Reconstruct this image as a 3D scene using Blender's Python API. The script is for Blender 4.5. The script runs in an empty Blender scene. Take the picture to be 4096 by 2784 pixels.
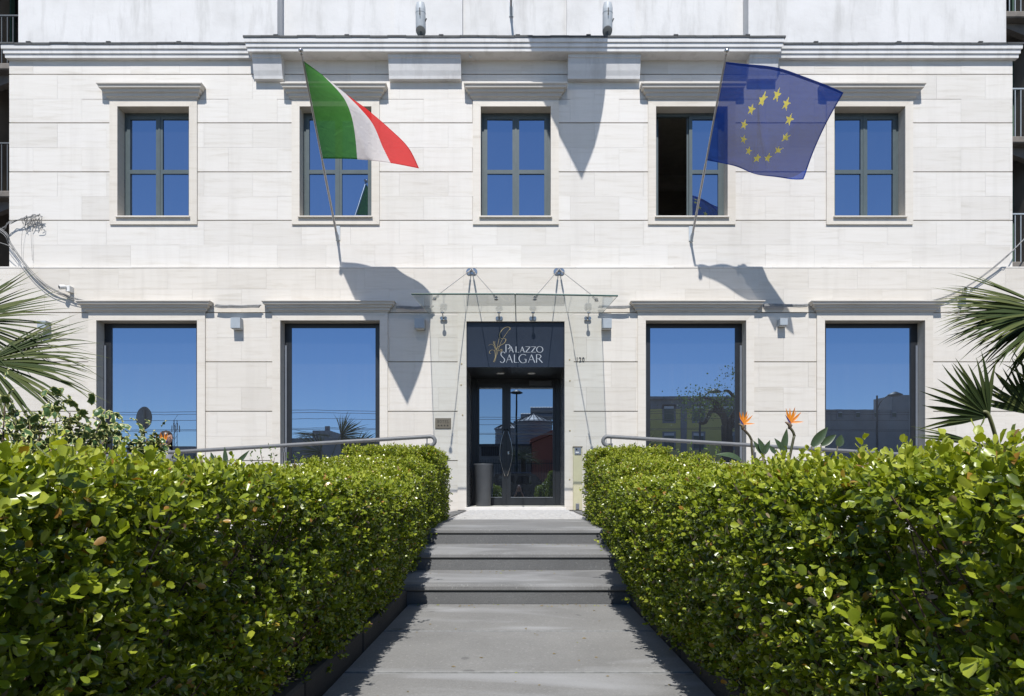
import bpy, math, random
import numpy as np
from mathutils import Vector, Matrix
random.seed(7)
RNG = np.random.default_rng(11)
SC = bpy.context.scene
COL = SC.collection
rad = math.radians

# ---------------------------------------------------------------- camera, sky, sun, exposure
D = 13.65            # lower facade face (metres in front of the camera)
D2 = D + 0.12        # upper facade face
CZ = 0.92            # camera height above the path
F = 2731.0           # focal length in photograph pixels
VX, VY = 2076.0, 1951.0

cam_data = bpy.data.cameras.new('camera')
cam = bpy.data.objects.new('camera', cam_data)
COL.objects.link(cam)
cam.location = (0, 0, CZ)
cam.rotation_euler = (rad(90), 0, 0)
cam_data.sensor_width = 36.0
cam_data.lens = F / 4096.0 * 36.0
cam_data.shift_x = (2048.0 - VX) / 4096.0
cam_data.shift_y = (VY - 1392.0) / 4096.0
cam_data.clip_start = 0.05
cam_data.clip_end = 2000
SC.camera = cam

SUN_K, SUN_A = 0.06, 1.454      # light travels (+K, +1, -A)
SUN_EL = math.atan2(SUN_A, math.hypot(1, SUN_K))
world = bpy.data.worlds.new('World')
SC.world = world
world.use_nodes = True
wn = world.node_tree.nodes
wl = world.node_tree.links
bg = wn['Background']
sky = wn.new('ShaderNodeTexSky')
sky.sky_type = 'NISHITA'
sky.sun_disc = False
sky.sun_elevation = SUN_EL
sky.sun_rotation = rad(180) + math.atan(SUN_K)
sky.altitude = 20
sky.air_density = 0.75
sky.dust_density = 0.0
sky.ozone_density = 3.5
wl.new(sky.outputs[0], bg.inputs['Color'])
bg.inputs['Strength'].default_value = 0.13

sun_d = bpy.data.lights.new('sun', 'SUN')
sun_d.energy = 5.0
sun_d.angle = rad(0.55)
sun_d.color = (1.0, 0.965, 0.925)
sun = bpy.data.objects.new('sun', sun_d)
COL.objects.link(sun)
sun.rotation_euler = Vector((SUN_K, 1, -SUN_A)).to_track_quat('-Z', 'Y').to_euler()
sun.location = (-2, -30, 45)

SC.view_settings.view_transform = 'Standard'
SC.view_settings.look = 'None'
SC.view_settings.gamma = 1
SC.view_settings.use_curve_mapping = False
SC.view_settings.exposure = 0.22
SC.cycles.max_bounces = 10
SC.cycles.transparent_max_bounces = 24
SC.cycles.transmission_bounces = 6
SC.cycles.glossy_bounces = 5
SC.cycles.caustics_reflective = False
SC.cycles.caustics_refractive = False
SC.cycles.sample_clamp_indirect = 6

def X(px, Y=D): return (px - VX) / F * Y
def Z(py, Y=D): return CZ + (VY - py) / F * Y
def P(px, py, Y): return Vector((X(px, Y), Y, Z(py, Y)))

# ---------------------------------------------------------------- helpers
ORG = {}
def props(o, label=None, cat=None, group=None, kind=None):
    if label: o['label'] = label
    if cat: o['category'] = cat
    if group: o['group'] = group
    if kind: o['kind'] = kind
    return o
def thing(name, loc, label=None, cat=None, group=None, kind=None):
    o = bpy.data.objects.new(name, None)
    COL.objects.link(o)
    o.location = loc
    o.empty_display_size = 0.2
    ORG[o] = Vector(loc)
    return props(o, label, cat, group, kind)
def dup(root, delta, label=None, group=None, matmap=None):
    def cp(o, par):
        c = o.copy(); COL.objects.link(c)
        ORG[c] = ORG[o] + Vector(delta)
        if par is None: c.location = Vector(o.location) + Vector(delta)
        else: c.parent = par
        if matmap and o.type == 'MESH' and o.data.materials and o.data.materials[0].name in matmap:
            c.data = o.data.copy(); c.data.materials[0] = matmap[o.data.materials[0].name]
        for k in [q for q in COL.objects if q.parent == o]: cp(k, c)
        return c
    r = cp(root, None)
    if label: r['label'] = label
    if group: r['group'] = group
    return r

class MB:
    def __init__(s): s.v = []; s.f = []
    def add(s, vs, fs):
        n = len(s.v); s.v += [tuple(v) for v in vs]
        s.f += [tuple(i + n for i in f) for f in fs]; return s
    def box(s, x0, x1, y0, y1, z0, z1):
        return s.add([(x0,y0,z0),(x1,y0,z0),(x1,y1,z0),(x0,y1,z0),(x0,y0,z1),(x1,y0,z1),(x1,y1,z1),(x0,y1,z1)],
                     [(0,3,2,1),(4,5,6,7),(0,1,5,4),(1,2,6,5),(2,3,7,6),(3,0,4,7)])
    def cbox(s, x0, x1, y0, y1, z0, z1, c=0.005):
        # box with chamfered edges all round (rounded-off block)
        vs = []; idx = {}
        for i, (xa, xs) in enumerate(((x0, 1), (x1, -1))):
            for j, (ya, ys) in enumerate(((y0, 1), (y1, -1))):
                for k, (za, zs) in enumerate(((z0, 1), (z1, -1))):
                    idx[i,j,k,0] = len(vs); vs.append((xa, ya + ys*c, za + zs*c))
                    idx[i,j,k,1] = len(vs); vs.append((xa + xs*c, ya, za + zs*c))
                    idx[i,j,k,2] = len(vs); vs.append((xa + xs*c, ya + ys*c, za))
        f = []
        q = lambda *a: f.append(tuple(idx[t] for t in a))
        for i in (0, 1): q((i,0,0,0),(i,1,0,0),(i,1,1,0),(i,0,1,0))
        for j in (0, 1): q((0,j,0,1),(1,j,0,1),(1,j,1,1),(0,j,1,1))
        for k in (0, 1): q((0,0,k,2),(1,0,k,2),(1,1,k,2),(0,1,k,2))
        for i in (0, 1):
            for j in (0, 1): q((i,j,0,0),(i,j,1,0),(i,j,1,1),(i,j,0,1))
            for k in (0, 1): q((i,0,k,0),(i,1,k,0),(i,1,k,2),(i,0,k,2))
        for j in (0, 1):
            for k in (0, 1): q((0,j,k,1),(1,j,k,1),(1,j,k,2),(0,j,k,2))
        for i in (0, 1):
            for j in (0, 1):
                for k in (0, 1): q((i,j,k,0),(i,j,k,1),(i,j,k,2))
        return s.add(vs, f)
    def obox(s, c, ax, ay, az):
        c = Vector(c); ax, ay, az = Vector(ax), Vector(ay), Vector(az)
        vs = [c + i*ax + j*ay + k*az for k in (-1,1) for j in (-1,1) for i in (-1,1)]
        return s.add(vs, [(0,2,3,1),(4,5,7,6),(0,1,5,4),(1,3,7,5),(3,2,6,7),(2,0,4,6)])
    def prism(s, poly, a0, a1, axis='y'):
        # polygon in the two other axes, extruded from a0 to a1
        n = len(poly)
        def mk(p, a):
            return (a, p[0], p[1]) if axis == 'x' else ((p[0], a, p[1]) if axis == 'y' else (p[0], p[1], a))
        vs = [mk(p, a0) for p in poly] + [mk(p, a1) for p in poly]
        fs = [tuple(range(n)), tuple(range(2*n-1, n-1, -1))] + [(i, (i+1) % n, n+(i+1) % n, n+i) for i in range(n)]
        return s.add(vs, fs)
    def tube(s, pts, r, n=8, caps=True):
        pts = [Vector(p) for p in pts]; m = len(pts)
        rs = [r]*m if not hasattr(r, '__len__') else r
        t0 = (pts[1]-pts[0]).normalized()
        up = Vector((0,0,1)) if abs(t0.z) < 0.9 else Vector((1,0,0))
        u = t0.cross(up).normalized(); vs = []
        for i in range(m):
            t = (pts[min(i+1,m-1)] - pts[max(i-1,0)]).normalized()
            u = (u - t*u.dot(t))
            u = u.normalized() if u.length > 1e-6 else t.orthogonal().normalized()
            w = t.cross(u)
            for k in range(n):
                a = 2*math.pi*k/n
                vs.append(pts[i] + (u*math.cos(a) + w*math.sin(a))*rs[i])
        fs = [(i*n+k, i*n+(k+1)%n, (i+1)*n+(k+1)%n, (i+1)*n+k) for i in range(m-1) for k in range(n)]
        if caps: fs += [tuple(range(n-1,-1,-1)), tuple((m-1)*n+k for k in range(n))]
        return s.add(vs, fs)
    def lathe(s, prof, c=(0,0,0), n=24, axis=None, up=None):
        # prof: list of (r, h); axis: direction
        ax = Vector(axis or (0,0,1)).normalized(); u = ax.orthogonal().normalized(); w = ax.cross(u); c = Vector(c)
        vs = []
        for r, h in prof:
            for k in range(n):
                a = 2*math.pi*k/n
                vs.append(c + ax*h + (u*math.cos(a)+w*math.sin(a))*max(r,1e-4))
        m = len(prof)
        fs = [(i*n+k, i*n+(k+1)%n, (i+1)*n+(k+1)%n, (i+1)*n+k) for i in range(m-1) for k in range(n)]
        fs += [tuple(range(n-1,-1,-1)), tuple((m-1)*n+k for k in range(n))]
        return s.add(vs, fs)
    def ball(s, c, r, nu=16, nv=10, sx=1, sy=1, sz=1):
        prof = [(math.sin(math.pi*j/nv)*r, -math.cos(math.pi*j/nv)*r) for j in range(nv+1)]
        n0 = len(s.v); s.lathe(prof, (0,0,0), nu)
        for i in range(n0, len(s.v)):
            x,y,z = s.v[i]; s.v[i] = (c[0]+x*sx, c[1]+y*sy, c[2]+z*sz)
        return s
    def ring(s, x0, x1, yw, prof):
        # moulding standing on the wall plane yw, returns at both ends; prof: (offset, z), bottom to top
        vs = []
        for o, z in prof:
            vs += [(x0-o, yw+0.02, z), (x0-o, yw-o, z), (x1+o, yw-o, z), (x1+o, yw+0.02, z)]
        m = len(prof); fs = []
        for i in range(m-1):
            for k in range(3): fs.append((i*4+k, i*4+k+1, (i+1)*4+k+1, (i+1)*4+k))
            fs.append((i*4+3, i*4, (i+1)*4, (i+1)*4+3))
        fs += [(3,2,1,0), tuple((m-1)*4+k for k in range(4))]
        return s.add(vs, fs)
    def sheet(s, fn, nu, nv):
        vs = [fn(i/nu, j/nv) for j in range(nv+1) for i in range(nu+1)]
        return s.add(vs, [(j*(nu+1)+i, j*(nu+1)+i+1, (j+1)*(nu+1)+i+1, (j+1)*(nu+1)+i) for j in range(nv) for i in range(nu)])
    def build(s, name, mat, parent=None, smooth=False, **kw):
        org = ORG[parent] if parent is not None else Vector(kw.pop('org', (0,0,0)))
        kw.pop('org', None)
        me = bpy.data.meshes.new(name)
        me.from_pydata([(v[0]-org.x, v[1]-org.y, v[2]-org.z) for v in s.v], [], s.f)
        o = finish(name, me, mat, parent, org, smooth)
        return props(o, **kw)
def finish(name, me, mat, parent, org, smooth=False):
    if mat: 
        for m in (mat if isinstance(mat, (list, tuple)) else [mat]): me.materials.append(m)
    if smooth:
        me.shade_smooth()
        if smooth != 'all':
            try: me.set_sharp_from_angle(angle=rad(40))
            except Exception: pass
    me.update()
    o = bpy.data.objects.new(name, me); COL.objects.link(o)
    ORG[o] = Vector(org)
    if parent is not None: o.parent = parent
    else: o.location = org
    return o

# ---------------------------------------------------------------- materials
MATS = {}
class NT:
    def __init__(s, name):
        m = bpy.data.materials.new(name); m.use_nodes = True
        s.m = m; s.t = m.node_tree; s.b = s.t.nodes['Principled BSDF']; s.out = s.t.nodes['Material Output']
        MATS[name] = m
    def n(s, typ, **kw):
        nd = s.t.nodes.new(typ)
        for k, v in kw.items():
            if k in nd.inputs: nd.inputs[k].default_value = v
            else: setattr(nd, k, v)
        return nd
    def l(s, a, b): s.t.links.new(a, b)
    def coord(s, scale=(1,1,1), rnd=0.0):
        tc = s.n('ShaderNodeTexCoord'); mp = s.n('ShaderNodeMapping'); mp.inputs['Scale'].default_value = scale
        s.l(tc.outputs['Object'], mp.inputs['Vector'])
        if rnd:
            oi = s.n('ShaderNodeObjectInfo'); mu = s.n('ShaderNodeMath', operation='MULTIPLY'); mu.inputs[1].default_value = rnd
            s.l(oi.outputs['Random'], mu.inputs[0]); cb = s.n('ShaderNodeCombineXYZ')
            for i in range(3): s.l(mu.outputs[0], cb.inputs[i])
            s.l(cb.outputs[0], mp.inputs['Location'])
        return mp.outputs[0]
    def noise(s, vec, scale, detail=4, rough=0.55, dist=0.0):
        nd = s.n('ShaderNodeTexNoise'); nd.inputs['Scale'].default_value = scale
        nd.inputs['Detail'].default_value = detail; nd.inputs['Roughness'].default_value = rough; nd.inputs['Distortion'].default_value = dist
        s.l(vec, nd.inputs['Vector']); return nd.outputs['Fac']
    def ramp(s, fac, stops):
        r = s.n('ShaderNodeValToRGB'); e = r.color_ramp.elements
        while len(e) < len(stops): e.new(0.5)
        for el, (p, c) in zip(e, stops):
            el.position = p; el.color = (c[0], c[1], c[2], 1) if hasattr(c, '__len__') else (c, c, c, 1)
        s.l(fac, r.inputs[0]); return r.outputs[0]
    def mix(s, fac, a, b, mode='MIX'):
        m = s.n('ShaderNodeMix', data_type='RGBA', blend_type=mode)
        for sock, v in ((m.inputs[0], fac), (m.inputs[6], a), (m.inputs[7], b)):
            if isinstance(v, (int, float)): sock.default_value = v
            elif hasattr(v, '__len__'): sock.default_value = (v[0], v[1], v[2], 1)
            else: s.l(v, sock)
        return m.outputs[2]
    def bump(s, h, strength=0.3, dist=0.01):
        b = s.n('ShaderNodeBump'); b.inputs['Strength'].default_value = strength; b.inputs['Distance'].default_value = dist
        s.l(h, b.inputs['Height']); s.l(b.outputs[0], s.b.inputs['Normal']); return b.outputs[0]
    def base(s, c):
        if hasattr(c, '__len__'): s.b.inputs['Base Color'].default_value = (c[0], c[1], c[2], 1)
        else: s.l(c, s.b.inputs['Base Color'])
    def rough(s, r):
        if isinstance(r, (int, float)): s.b.inputs['Roughness'].default_value = r
        else: s.l(r, s.b.inputs['Roughness'])

def pbr(name, c1, c2=None, scale=6.0, rough=0.6, bump=0.0, stretch=(1,1,1), metal=0.0, bdist=0.005, spec=None, fine=None):
    t = NT(name); c2 = c2 or tuple(v*0.82 for v in c1)
    v = t.coord(stretch, rnd=37.0)
    f = t.noise(v, scale, 5, 0.6)
    t.base(t.ramp(f, [(0.3, c2), (0.7, c1)])); t.rough(rough)
    t.b.inputs['Metallic'].default_value = metal
    if spec is not None: t.b.inputs['Specular IOR Level'].default_value = spec
    if bump: t.bump(t.noise(v, fine or scale*8, 4, 0.6), bump, bdist)
    return t.m

def travertine(name, tint=(1,1,1), vein=1.0, dirt=0.0):
    t = NT(name)
    v = t.coord((0.55, 0.55, 7.0), rnd=53.0)
    big = t.coord((0.35, 0.35, 0.7), rnd=17.0)
    veins = t.noise(v, 2.2, 7, 0.62, 0.5)
    blot = t.noise(big, 3.0, 5, 0.6)
    k = lambda c: tuple(a*b*g for a, b, g in zip(c, tint, (0.988, 0.975, 0.953)))
    c = t.ramp(veins, [(0.28, k((0.545, 0.52, 0.475))), (0.45, k((0.63, 0.612, 0.58))), (0.62, k((0.66, 0.645, 0.62))), (0.8, k((0.60, 0.575, 0.53)))])
    c = t.mix(t.ramp(blot, [(0.35, 0.0), (0.75, 0.4)]), c, k((0.665, 0.652, 0.63)))
    oi = t.n('ShaderNodeObjectInfo')
    tone = t.ramp(oi.outputs['Random'], [(0.0, (0.91, 0.903, 0.89)), (0.35, (0.985, 0.98, 0.97)), (1.0, (1.0, 1.0, 1.0))])
    c = t.mix(1.0, c, tone, 'MULTIPLY')
    pits = t.noise(t.coord((1.2, 1.2, 5.0), rnd=91.0), 16, 4, 0.7)
    c = t.mix(t.ramp(pits, [(0.66, 0.0), (0.76, 0.35)]), c, k((0.42, 0.38, 0.32)))
    rain = t.noise(t.coord((3.0, 3.0, 0.22)), 1.4, 7, 0.65)
    c = t.mix(t.ramp(rain, [(0.50, 0.0), (0.74, 0.30)]), c, k((0.47, 0.45, 0.42)))
    t.base(c); t.rough(0.62)
    t.bump(pits, 0.15, 0.003)
    return t.m

M = {}
M['trav'] = travertine('travertine')
M['trav_trim'] = travertine('travertine trim', (0.97, 0.945, 0.90))
M['trav_hood'] = travertine('travertine hood', (0.86, 0.84, 0.81))
M['trav_low'] = travertine('travertine ground floor', (0.965, 0.945, 0.91))
M['mortar'] = pbr('mortar', (0.62, 0.57, 0.50), rough=0.9)

def plaster():
    t = NT('white plaster')
    v = t.coord((1, 1, 1))
    f = t.noise(v, 1.1, 7, 0.6)
    c = t.ramp(f, [(0.25, (0.53, 0.525, 0.515)), (0.5, (0.615, 0.612, 0.605)), (0.75, (0.655, 0.652, 0.648))])
    st = t.noise(t.coord((2.2, 2.2, 0.35)), 1.6, 8, 0.68)
    c = t.mix(t.ramp(st, [(0.50, 0.0), (0.70, 0.6)]), c, (0.40, 0.395, 0.38))
    fine = t.noise(v, 34, 3, 0.7)
    c = t.mix(t.ramp(fine, [(0.64, 0), (0.8, 0.25)]), c, (0.42, 0.40, 0.38))
    t.base(c); t.rough(0.85); t.bump(t.noise(v, 7, 6, 0.6), 0.35, 0.012)
    return t.m
M['plaster'] = plaster()
M['lead'] = pbr('lead flashing', (0.075, 0.08, 0.08), (0.04, 0.042, 0.045), rough=0.7, bump=0.2)
M['frame'] = pbr('grey green painted metal', (0.085, 0.11, 0.115), (0.07, 0.092, 0.096), rough=0.4)
M['dark_frame'] = pbr('dark anodised metal', (0.022, 0.025, 0.03), (0.015, 0.017, 0.02), rough=0.35)
M['reveal_metal'] = pbr('grey window reveal', (0.16, 0.18, 0.21), rough=0.45)

def glass_mirror(name, tint, refl, streak=0.0, band=None):
    t = NT(name)
    t.t.nodes.remove(t.b)
    gl = t.n('ShaderNodeBsdfGlossy'); gl.inputs['Roughness'].default_value = 0.0
    gl.inputs['Color'].default_value = (*tint, 1)
    df = t.n('ShaderNodeBsdfDiffuse'); df.inputs['Color'].default_value = (0.012, 0.014, 0.018, 1)
    mx = t.n('ShaderNodeMixShader'); mx.inputs[0].default_value = refl
    t.l(df.outputs[0], mx.inputs[1]); t.l(gl.outputs[0], mx.inputs[2])
    wob = t.n('ShaderNodeBump'); wob.inputs['Strength'].default_value = 0.035; wob.inputs['Distance'].default_value = 0.004
    t.l(t.noise(t.coord((1,1,1), rnd=11), 2.3, 2, 0.4), wob.inputs['Height'])
    t.l(wob.outputs[0], gl.inputs['Normal'])
    if streak:
        # rain streaks and dust on the outside of the pane
        s_ = t.noise(t.coord((22, 22, 0.5), rnd=5), 1.5, 6, 0.7)
        dd = t.n('ShaderNodeBsdfDiffuse'); dd.inputs['Color'].default_value = (0.55, 0.56, 0.58, 1)
        m2 = t.n('ShaderNodeMixShader')
        fac = t.ramp(s_, [(0.4, 0.0), (0.85, streak)])
        if band:
            # dried dust film left on the lower part of the pane
            tc = t.n('ShaderNodeTexCoord'); sp = t.n('ShaderNodeSeparateXYZ'); t.l(tc.outputs['Object'], sp.inputs[0])
            mr = t.n('ShaderNodeMapRange'); mr.inputs['From Min'].default_value = band[0]; mr.inputs['From Max'].default_value = band[1]; t.l(sp.outputs['Z'], mr.inputs['Value'])
            film = t.ramp(mr.outputs[0], [(0.0, 0.3), (0.3, 0.9), (0.985, 1.0), (1.0, 0.0)])
            st2 = t.ramp(t.noise(t.coord((30, 30, 0.12), rnd=3), 2.0, 5, 0.7), [(0.3, 0.010), (0.75, 0.045)])
            fac = t.mix(1.0, fac, t.mix(1.0, film, st2, 'MULTIPLY'), 'ADD')
        t.l(fac, m2.inputs[0])
        t.l(mx.outputs[0], m2.inputs[1]); t.l(dd.outputs[0], m2.inputs[2]); mx = m2
    t.l(mx.outputs[0], t.out.inputs['Surface'])
    return t.m
M['pane'] = glass_mirror('reflective window glass', (0.56, 0.74, 1.0), 0.45, 0.012)
M['pane_big'] = glass_mirror('reflective shop glass', (0.56, 0.74, 1.0), 0.42, 0.02, band=(1.0, 2.55))
M['pane_door'] = glass_mirror('reflective door glass', (0.62, 0.78, 1.0), 0.33, 0.0)

def clear_glass(name, tint, haze=0.05):
    t = NT(name); t.t.nodes.remove(t.b)
    tr = t.n('ShaderNodeBsdfTransparent'); tr.inputs['Color'].default_value = (*tint, 1)
    gl = t.n('ShaderNodeBsdfGlossy'); gl.inputs['Roughness'].default_value = 0.01
    df = t.n('ShaderNodeBsdfDiffuse'); df.inputs['Color'].default_value = (0.62, 0.68, 0.64, 1)
    lw = t.n('ShaderNodeLayerWeight'); pw = t.n('ShaderNodeMath', operation='POWER'); pw.inputs[1].default_value = 5.0; t.l(lw.outputs['Facing'], pw.inputs[0])
    ma = t.n('ShaderNodeMath', operation='MULTIPLY_ADD'); ma.inputs[1].default_value = 0.9; ma.inputs[2].default_value = 0.07; t.l(pw.outputs[0], ma.inputs[0])
    lw.inputs['Blend'].default_value = 0.5
    m1 = t.n('ShaderNodeMixShader'); t.l(ma.outputs[0], m1.inputs[0]); t.l(tr.outputs[0], m1.inputs[1]); t.l(gl.outputs[0], m1.inputs[2])
    m2 = t.n('ShaderNodeMixShader'); m2.inputs[0].default_value = haze
    t.l(m1.outputs[0], m2.inputs[1]); t.l(df.outputs[0], m2.inputs[2])
    t.l(m2.outputs[0], t.out.inputs['Surface'])
    return t.m
M['canopy_glass'] = clear_glass('pale green canopy glass', (0.945, 0.978, 0.96), 0.12)
M['glass_edge'] = pbr('green glass edge', (0.12, 0.19, 0.165), rough=0.15)
M['steel'] = pbr('polished steel', (0.46, 0.45, 0.44), (0.38, 0.375, 0.37), rough=0.25, metal=1.0)
M['satin'] = pbr('satin steel', (0.5, 0.5, 0.5), (0.42, 0.42, 0.43), rough=0.38, metal=1.0)
M['rail'] = pbr('grey painted rail', (0.155, 0.16, 0.168), (0.12, 0.125, 0.13), scale=14, rough=0.5)
M['lamp_grey'] = pbr('grey lamp body', (0.36, 0.40, 0.43), (0.30, 0.335, 0.36), rough=0.4)
M['flood'] = pbr('floodlight grey', (0.47, 0.51, 0.54), (0.43, 0.465, 0.49), rough=0.45)
M['white_plastic'] = pbr('white plastic', (0.72, 0.72, 0.70), rough=0.45)
M['cable'] = pbr('weathered grey cable', (0.26, 0.26, 0.255), (0.17, 0.17, 0.165), scale=20, rough=0.7)
M['black'] = pbr('black plastic', (0.02, 0.02, 0.02), rough=0.4)
M['sign_navy'] = pbr('navy sign panel', (0.020, 0.026, 0.042), (0.017, 0.022, 0.036), rough=0.3)
M['silver_letter'] = pbr('silver lettering', (0.56, 0.57, 0.60), rough=0.4, metal=0.3)
M['gold'] = pbr('gold emblem', (0.50, 0.39, 0.20), (0.38, 0.29, 0.14), rough=0.4, metal=0.4)
M['bronze'] = pbr('bronze plaque', (0.22, 0.185, 0.135), (0.175, 0.145, 0.105), rough=0.42, metal=0.35)
M['bin'] = pbr('charcoal planter', (0.085, 0.09, 0.10), (0.07, 0.075, 0.085), rough=0.5)
M['cream_post'] = pbr('cream painted post', (0.50, 0.47, 0.30), (0.45, 0.42, 0.27), rough=0.5)

def basalt(name, c_lo, c_hi, rough_bump, marks=0.0):
    t = NT(name)
    v = t.coord((1,1,1), rnd=9.0)
    f = t.noise(v, 1.5, 6, 0.6)
    c = t.ramp(f, [(0.3, c_lo), (0.7, c_hi)])
    g = t.noise(v, 110, 3, 0.8)
    c = t.mix(t.ramp(g, [(0.35, 0.0), (0.75, 0.55)]), c, tuple(k*0.55 for k in c_lo))
    c = t.mix(t.ramp(t.noise(v, 60, 2, 0.5), [(0.62, 0.0), (0.75, 0.35)]), c, tuple(min(1, k*1.7) for k in c_hi))
    if marks:
        w = t.noise(t.coord((0.55, 1.5, 1), rnd=3.0), 1.3, 5, 0.5, 0.8)
        c = t.mix(t.ramp(w, [(0.52, 0.0), (0.70, marks)]), c, (0.33, 0.335, 0.34))
        d = t.noise(t.coord((1, 1, 1), rnd=31.0), 5.0, 2, 0.4)
        c = t.mix(t.ramp(d, [(0.74, 0.0), (0.765, 0.5)]), c, (0.07, 0.07, 0.07))
    t.base(c); t.rough(0.82)
    t.bump(g, rough_bump, 0.004)
    return t.m
M['slab'] = basalt('lava stone paving', (0.185, 0.184, 0.176), (0.25, 0.248, 0.237), 0.3, 0.65)
M['tread'] = basalt('lava stone tread', (0.155, 0.156, 0.154), (0.225, 0.225, 0.22), 0.3, 0.6)
M['riser'] = basalt('hammered lava stone', (0.115, 0.118, 0.12), (0.165, 0.168, 0.168), 1.0, 0.0)
M['kerb'] = basalt('old lava kerb', (0.036, 0.033, 0.03), (0.062, 0.058, 0.052), 0.8, 0.0)
M['joint'] = pbr('dark joint filler', (0.075, 0.085, 0.09), rough=0.7)
M['cobble'] = pbr('white limestone sett', (0.50, 0.495, 0.475), (0.37, 0.365, 0.355), scale=9, rough=0.7, bump=0.2)
M['sett_bed'] = pbr('grey sett bedding', (0.30, 0.29, 0.275), rough=0.9)
M['paving_dark'] = basalt('dark paving', (0.10, 0.10, 0.098), (0.15, 0.15, 0.145), 0.4, 0.3)
M['soil'] = pbr('garden soil', (0.075, 0.05, 0.033), (0.04, 0.027, 0.018), scale=14, rough=0.95, bump=0.6)
M['asphalt'] = basalt('asphalt', (0.085, 0.085, 0.085), (0.12, 0.12, 0.118), 0.5, 0.0)
M['ground'] = pbr('dusty ground', (0.30, 0.28, 0.245), (0.22, 0.205, 0.18), scale=0.8, rough=0.95)
# ================================================================ SETTING: ground, path, steps, landing, ramps
def quad_sheet(name, x0, x1, y0, y1, z, mat, **kw):
    return MB().add([(x0,y0,z),(x1,y0,z),(x1,y1,z),(x0,y1,z)], [(0,1,2,3)]).build(name, mat, **kw)
quad_sheet('ground', -600, 600, -700, 500, -0.06, M['ground'], kind='structure')
quad_sheet('road', -200, 200, -14.0, -4.2, -0.03, M['asphalt'], kind='structure')
quad_sheet('pavement', -60, 60, -4.2, -1.2, -0.01, M['paving_dark'], kind='structure')

path = quad_sheet('path', -0.87, 0.87, -1.2, 5.40, -0.005, M['joint'], kind='structure')
M['joint_edge'] = pbr('pale joint edge', (0.32, 0.325, 0.32), (0.2, 0.205, 0.2), scale=30, rough=0.8)
js = [-1.2, -0.5, 0.44, 1.42, 2.40, 3.38, 4.36, 5.372]
for a, b in zip(js[:-1], js[1:]):
    MB().cbox(-0.868, 0.868, a+0.021, b-0.021, -0.03, 0.006 + random.uniform(-0.001, 0.001), 0.004).build('slab', M['slab'], path)
    MB().box(-0.866, 0.866, b-0.0205, b-0.0145, -0.03, 0.005).build('joint_edge', M['joint_edge'], path)
    MB().box(-0.866, 0.866, b+0.0145, b+0.0205, -0.03, 0.005).build('joint_edge', M['joint_edge'], path)

R3 = 0.16
SY = [5.372, 6.31, 7.32, 9.53]
steps = thing('steps', (0, 5.37, 0), kind='structure')
for i in range(3):
    z1 = R3*(i+1)
    y0, y1 = SY[i], SY[i+1]
    # rounded nosing slab
    b = MB(); t_ = 0.052; n = 5
    prof = [(y1-0.003, z1-t_), (y0-0.002, z1-t_), (y0-0.012, z1-t_+0.01), (y0-0.012, z1-0.016), (y0-0.006, z1-0.004), (y0+0.006, z1), (y1-0.003, z1)]
    b.prism(prof, -1.45, 1.4, 'x').build('tread', M['tread'], steps)
    b = MB(); b.box(-1.44, 1.39, y0+0.010, y1+0.1, z1-0.062, z1-t_-0.001)      # recessed shadow joint
    b.build('joint', M['joint'], steps)
    b = MB(); b.cbox(-1.44, 1.39, y0+0.003, y0+0.2, z1-R3-0.03, z1-0.062, 0.004).build('riser', M['riser'], steps)
    # pale worn arris along the top of the riser
for i in range(3):
    y0 = SY[i]; z1 = R3*(i+1)

ZL = 0.48
landing = thing('landing', (0, 11.5, ZL), kind='structure')
MB().box(-1.45, 1.4, 9.531, D+0.0, 0.2, ZL-0.02).build('bedding', M['sett_bed'], landing)
MB().box(-9, -1.0, 9.9, D, ZL-0.3, ZL-0.004).add([], []).v and None
b = MB()
yy = 9.535; row = 0
while yy < D - 0.06:
    dy = random.uniform(0.066, 0.085); xx = -1.0 + random.uniform(0, 0.05)
    while xx < 0.92:
        dx = random.uniform(0.07, 0.105)
        h = ZL + random.uniform(-0.004, 0.004); g = random.uniform(0.005, 0.009); j = lambda: random.uniform(-0.004, 0.004)
        x0, x1, y0, y1 = xx+g/2, xx+dx-g/2, yy+g/2, yy+dy-g/2
        c = 0.008
        b.add([(x0+j(),y0+j(),ZL-0.03),(x1+j(),y0+j(),ZL-0.03),(x1+j(),y1+j(),ZL-0.03),(x0+j(),y1+j(),ZL-0.03),
               (x0+c,y0+c,h),(x1-c,y0+c,h),(x1-c,y1-c,h),(x0+c,y1-c,h)], [(4,5,6,7),(0,1,5,4),(1,2,6,5),(2,3,7,6),(3,0,4,7)])
        xx += dx
    yy += dy
b.build('setts', M['cobble'], landing, kind='stuff')

# ramps falling away left and right along the facade, with a low parapet towards the garden
for sgn, nm in ((-1, 'left'), (1, 'right')):
    xa, xb = sgn*1.05, sgn*9.5
    za, zb = ZL - 0.006, ZL - 0.006 - 0.058*8.4
    b = MB(); b.add([(xa,9.56,za),(xb,9.56,zb),(xb,D+0.02,zb),(xa,D+0.02,za),(xa,9.56,-0.3),(xb,9.56,-0.3),(xb,D+0.02,-0.3),(xa,D+0.02,-0.3)],
        [(0,1,2,3),(4,7,6,5),(0,4,5,1),(1,5,6,2),(2,6,7,3),(3,7,4,0)])
    b.build('ramp_' + nm, M['paving_dark'], kind='structure')
# garden beds behind the hedges
for sgn, nm in ((-1, 'left'), (1, 'right')):
    x0, x1 = sorted((sgn*0.99, sgn*12))
    quad_sheet('garden_bed_' + nm, x0, x1, -1.2, 9.8, 0.07, M['soil'], kind='structure')
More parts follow.
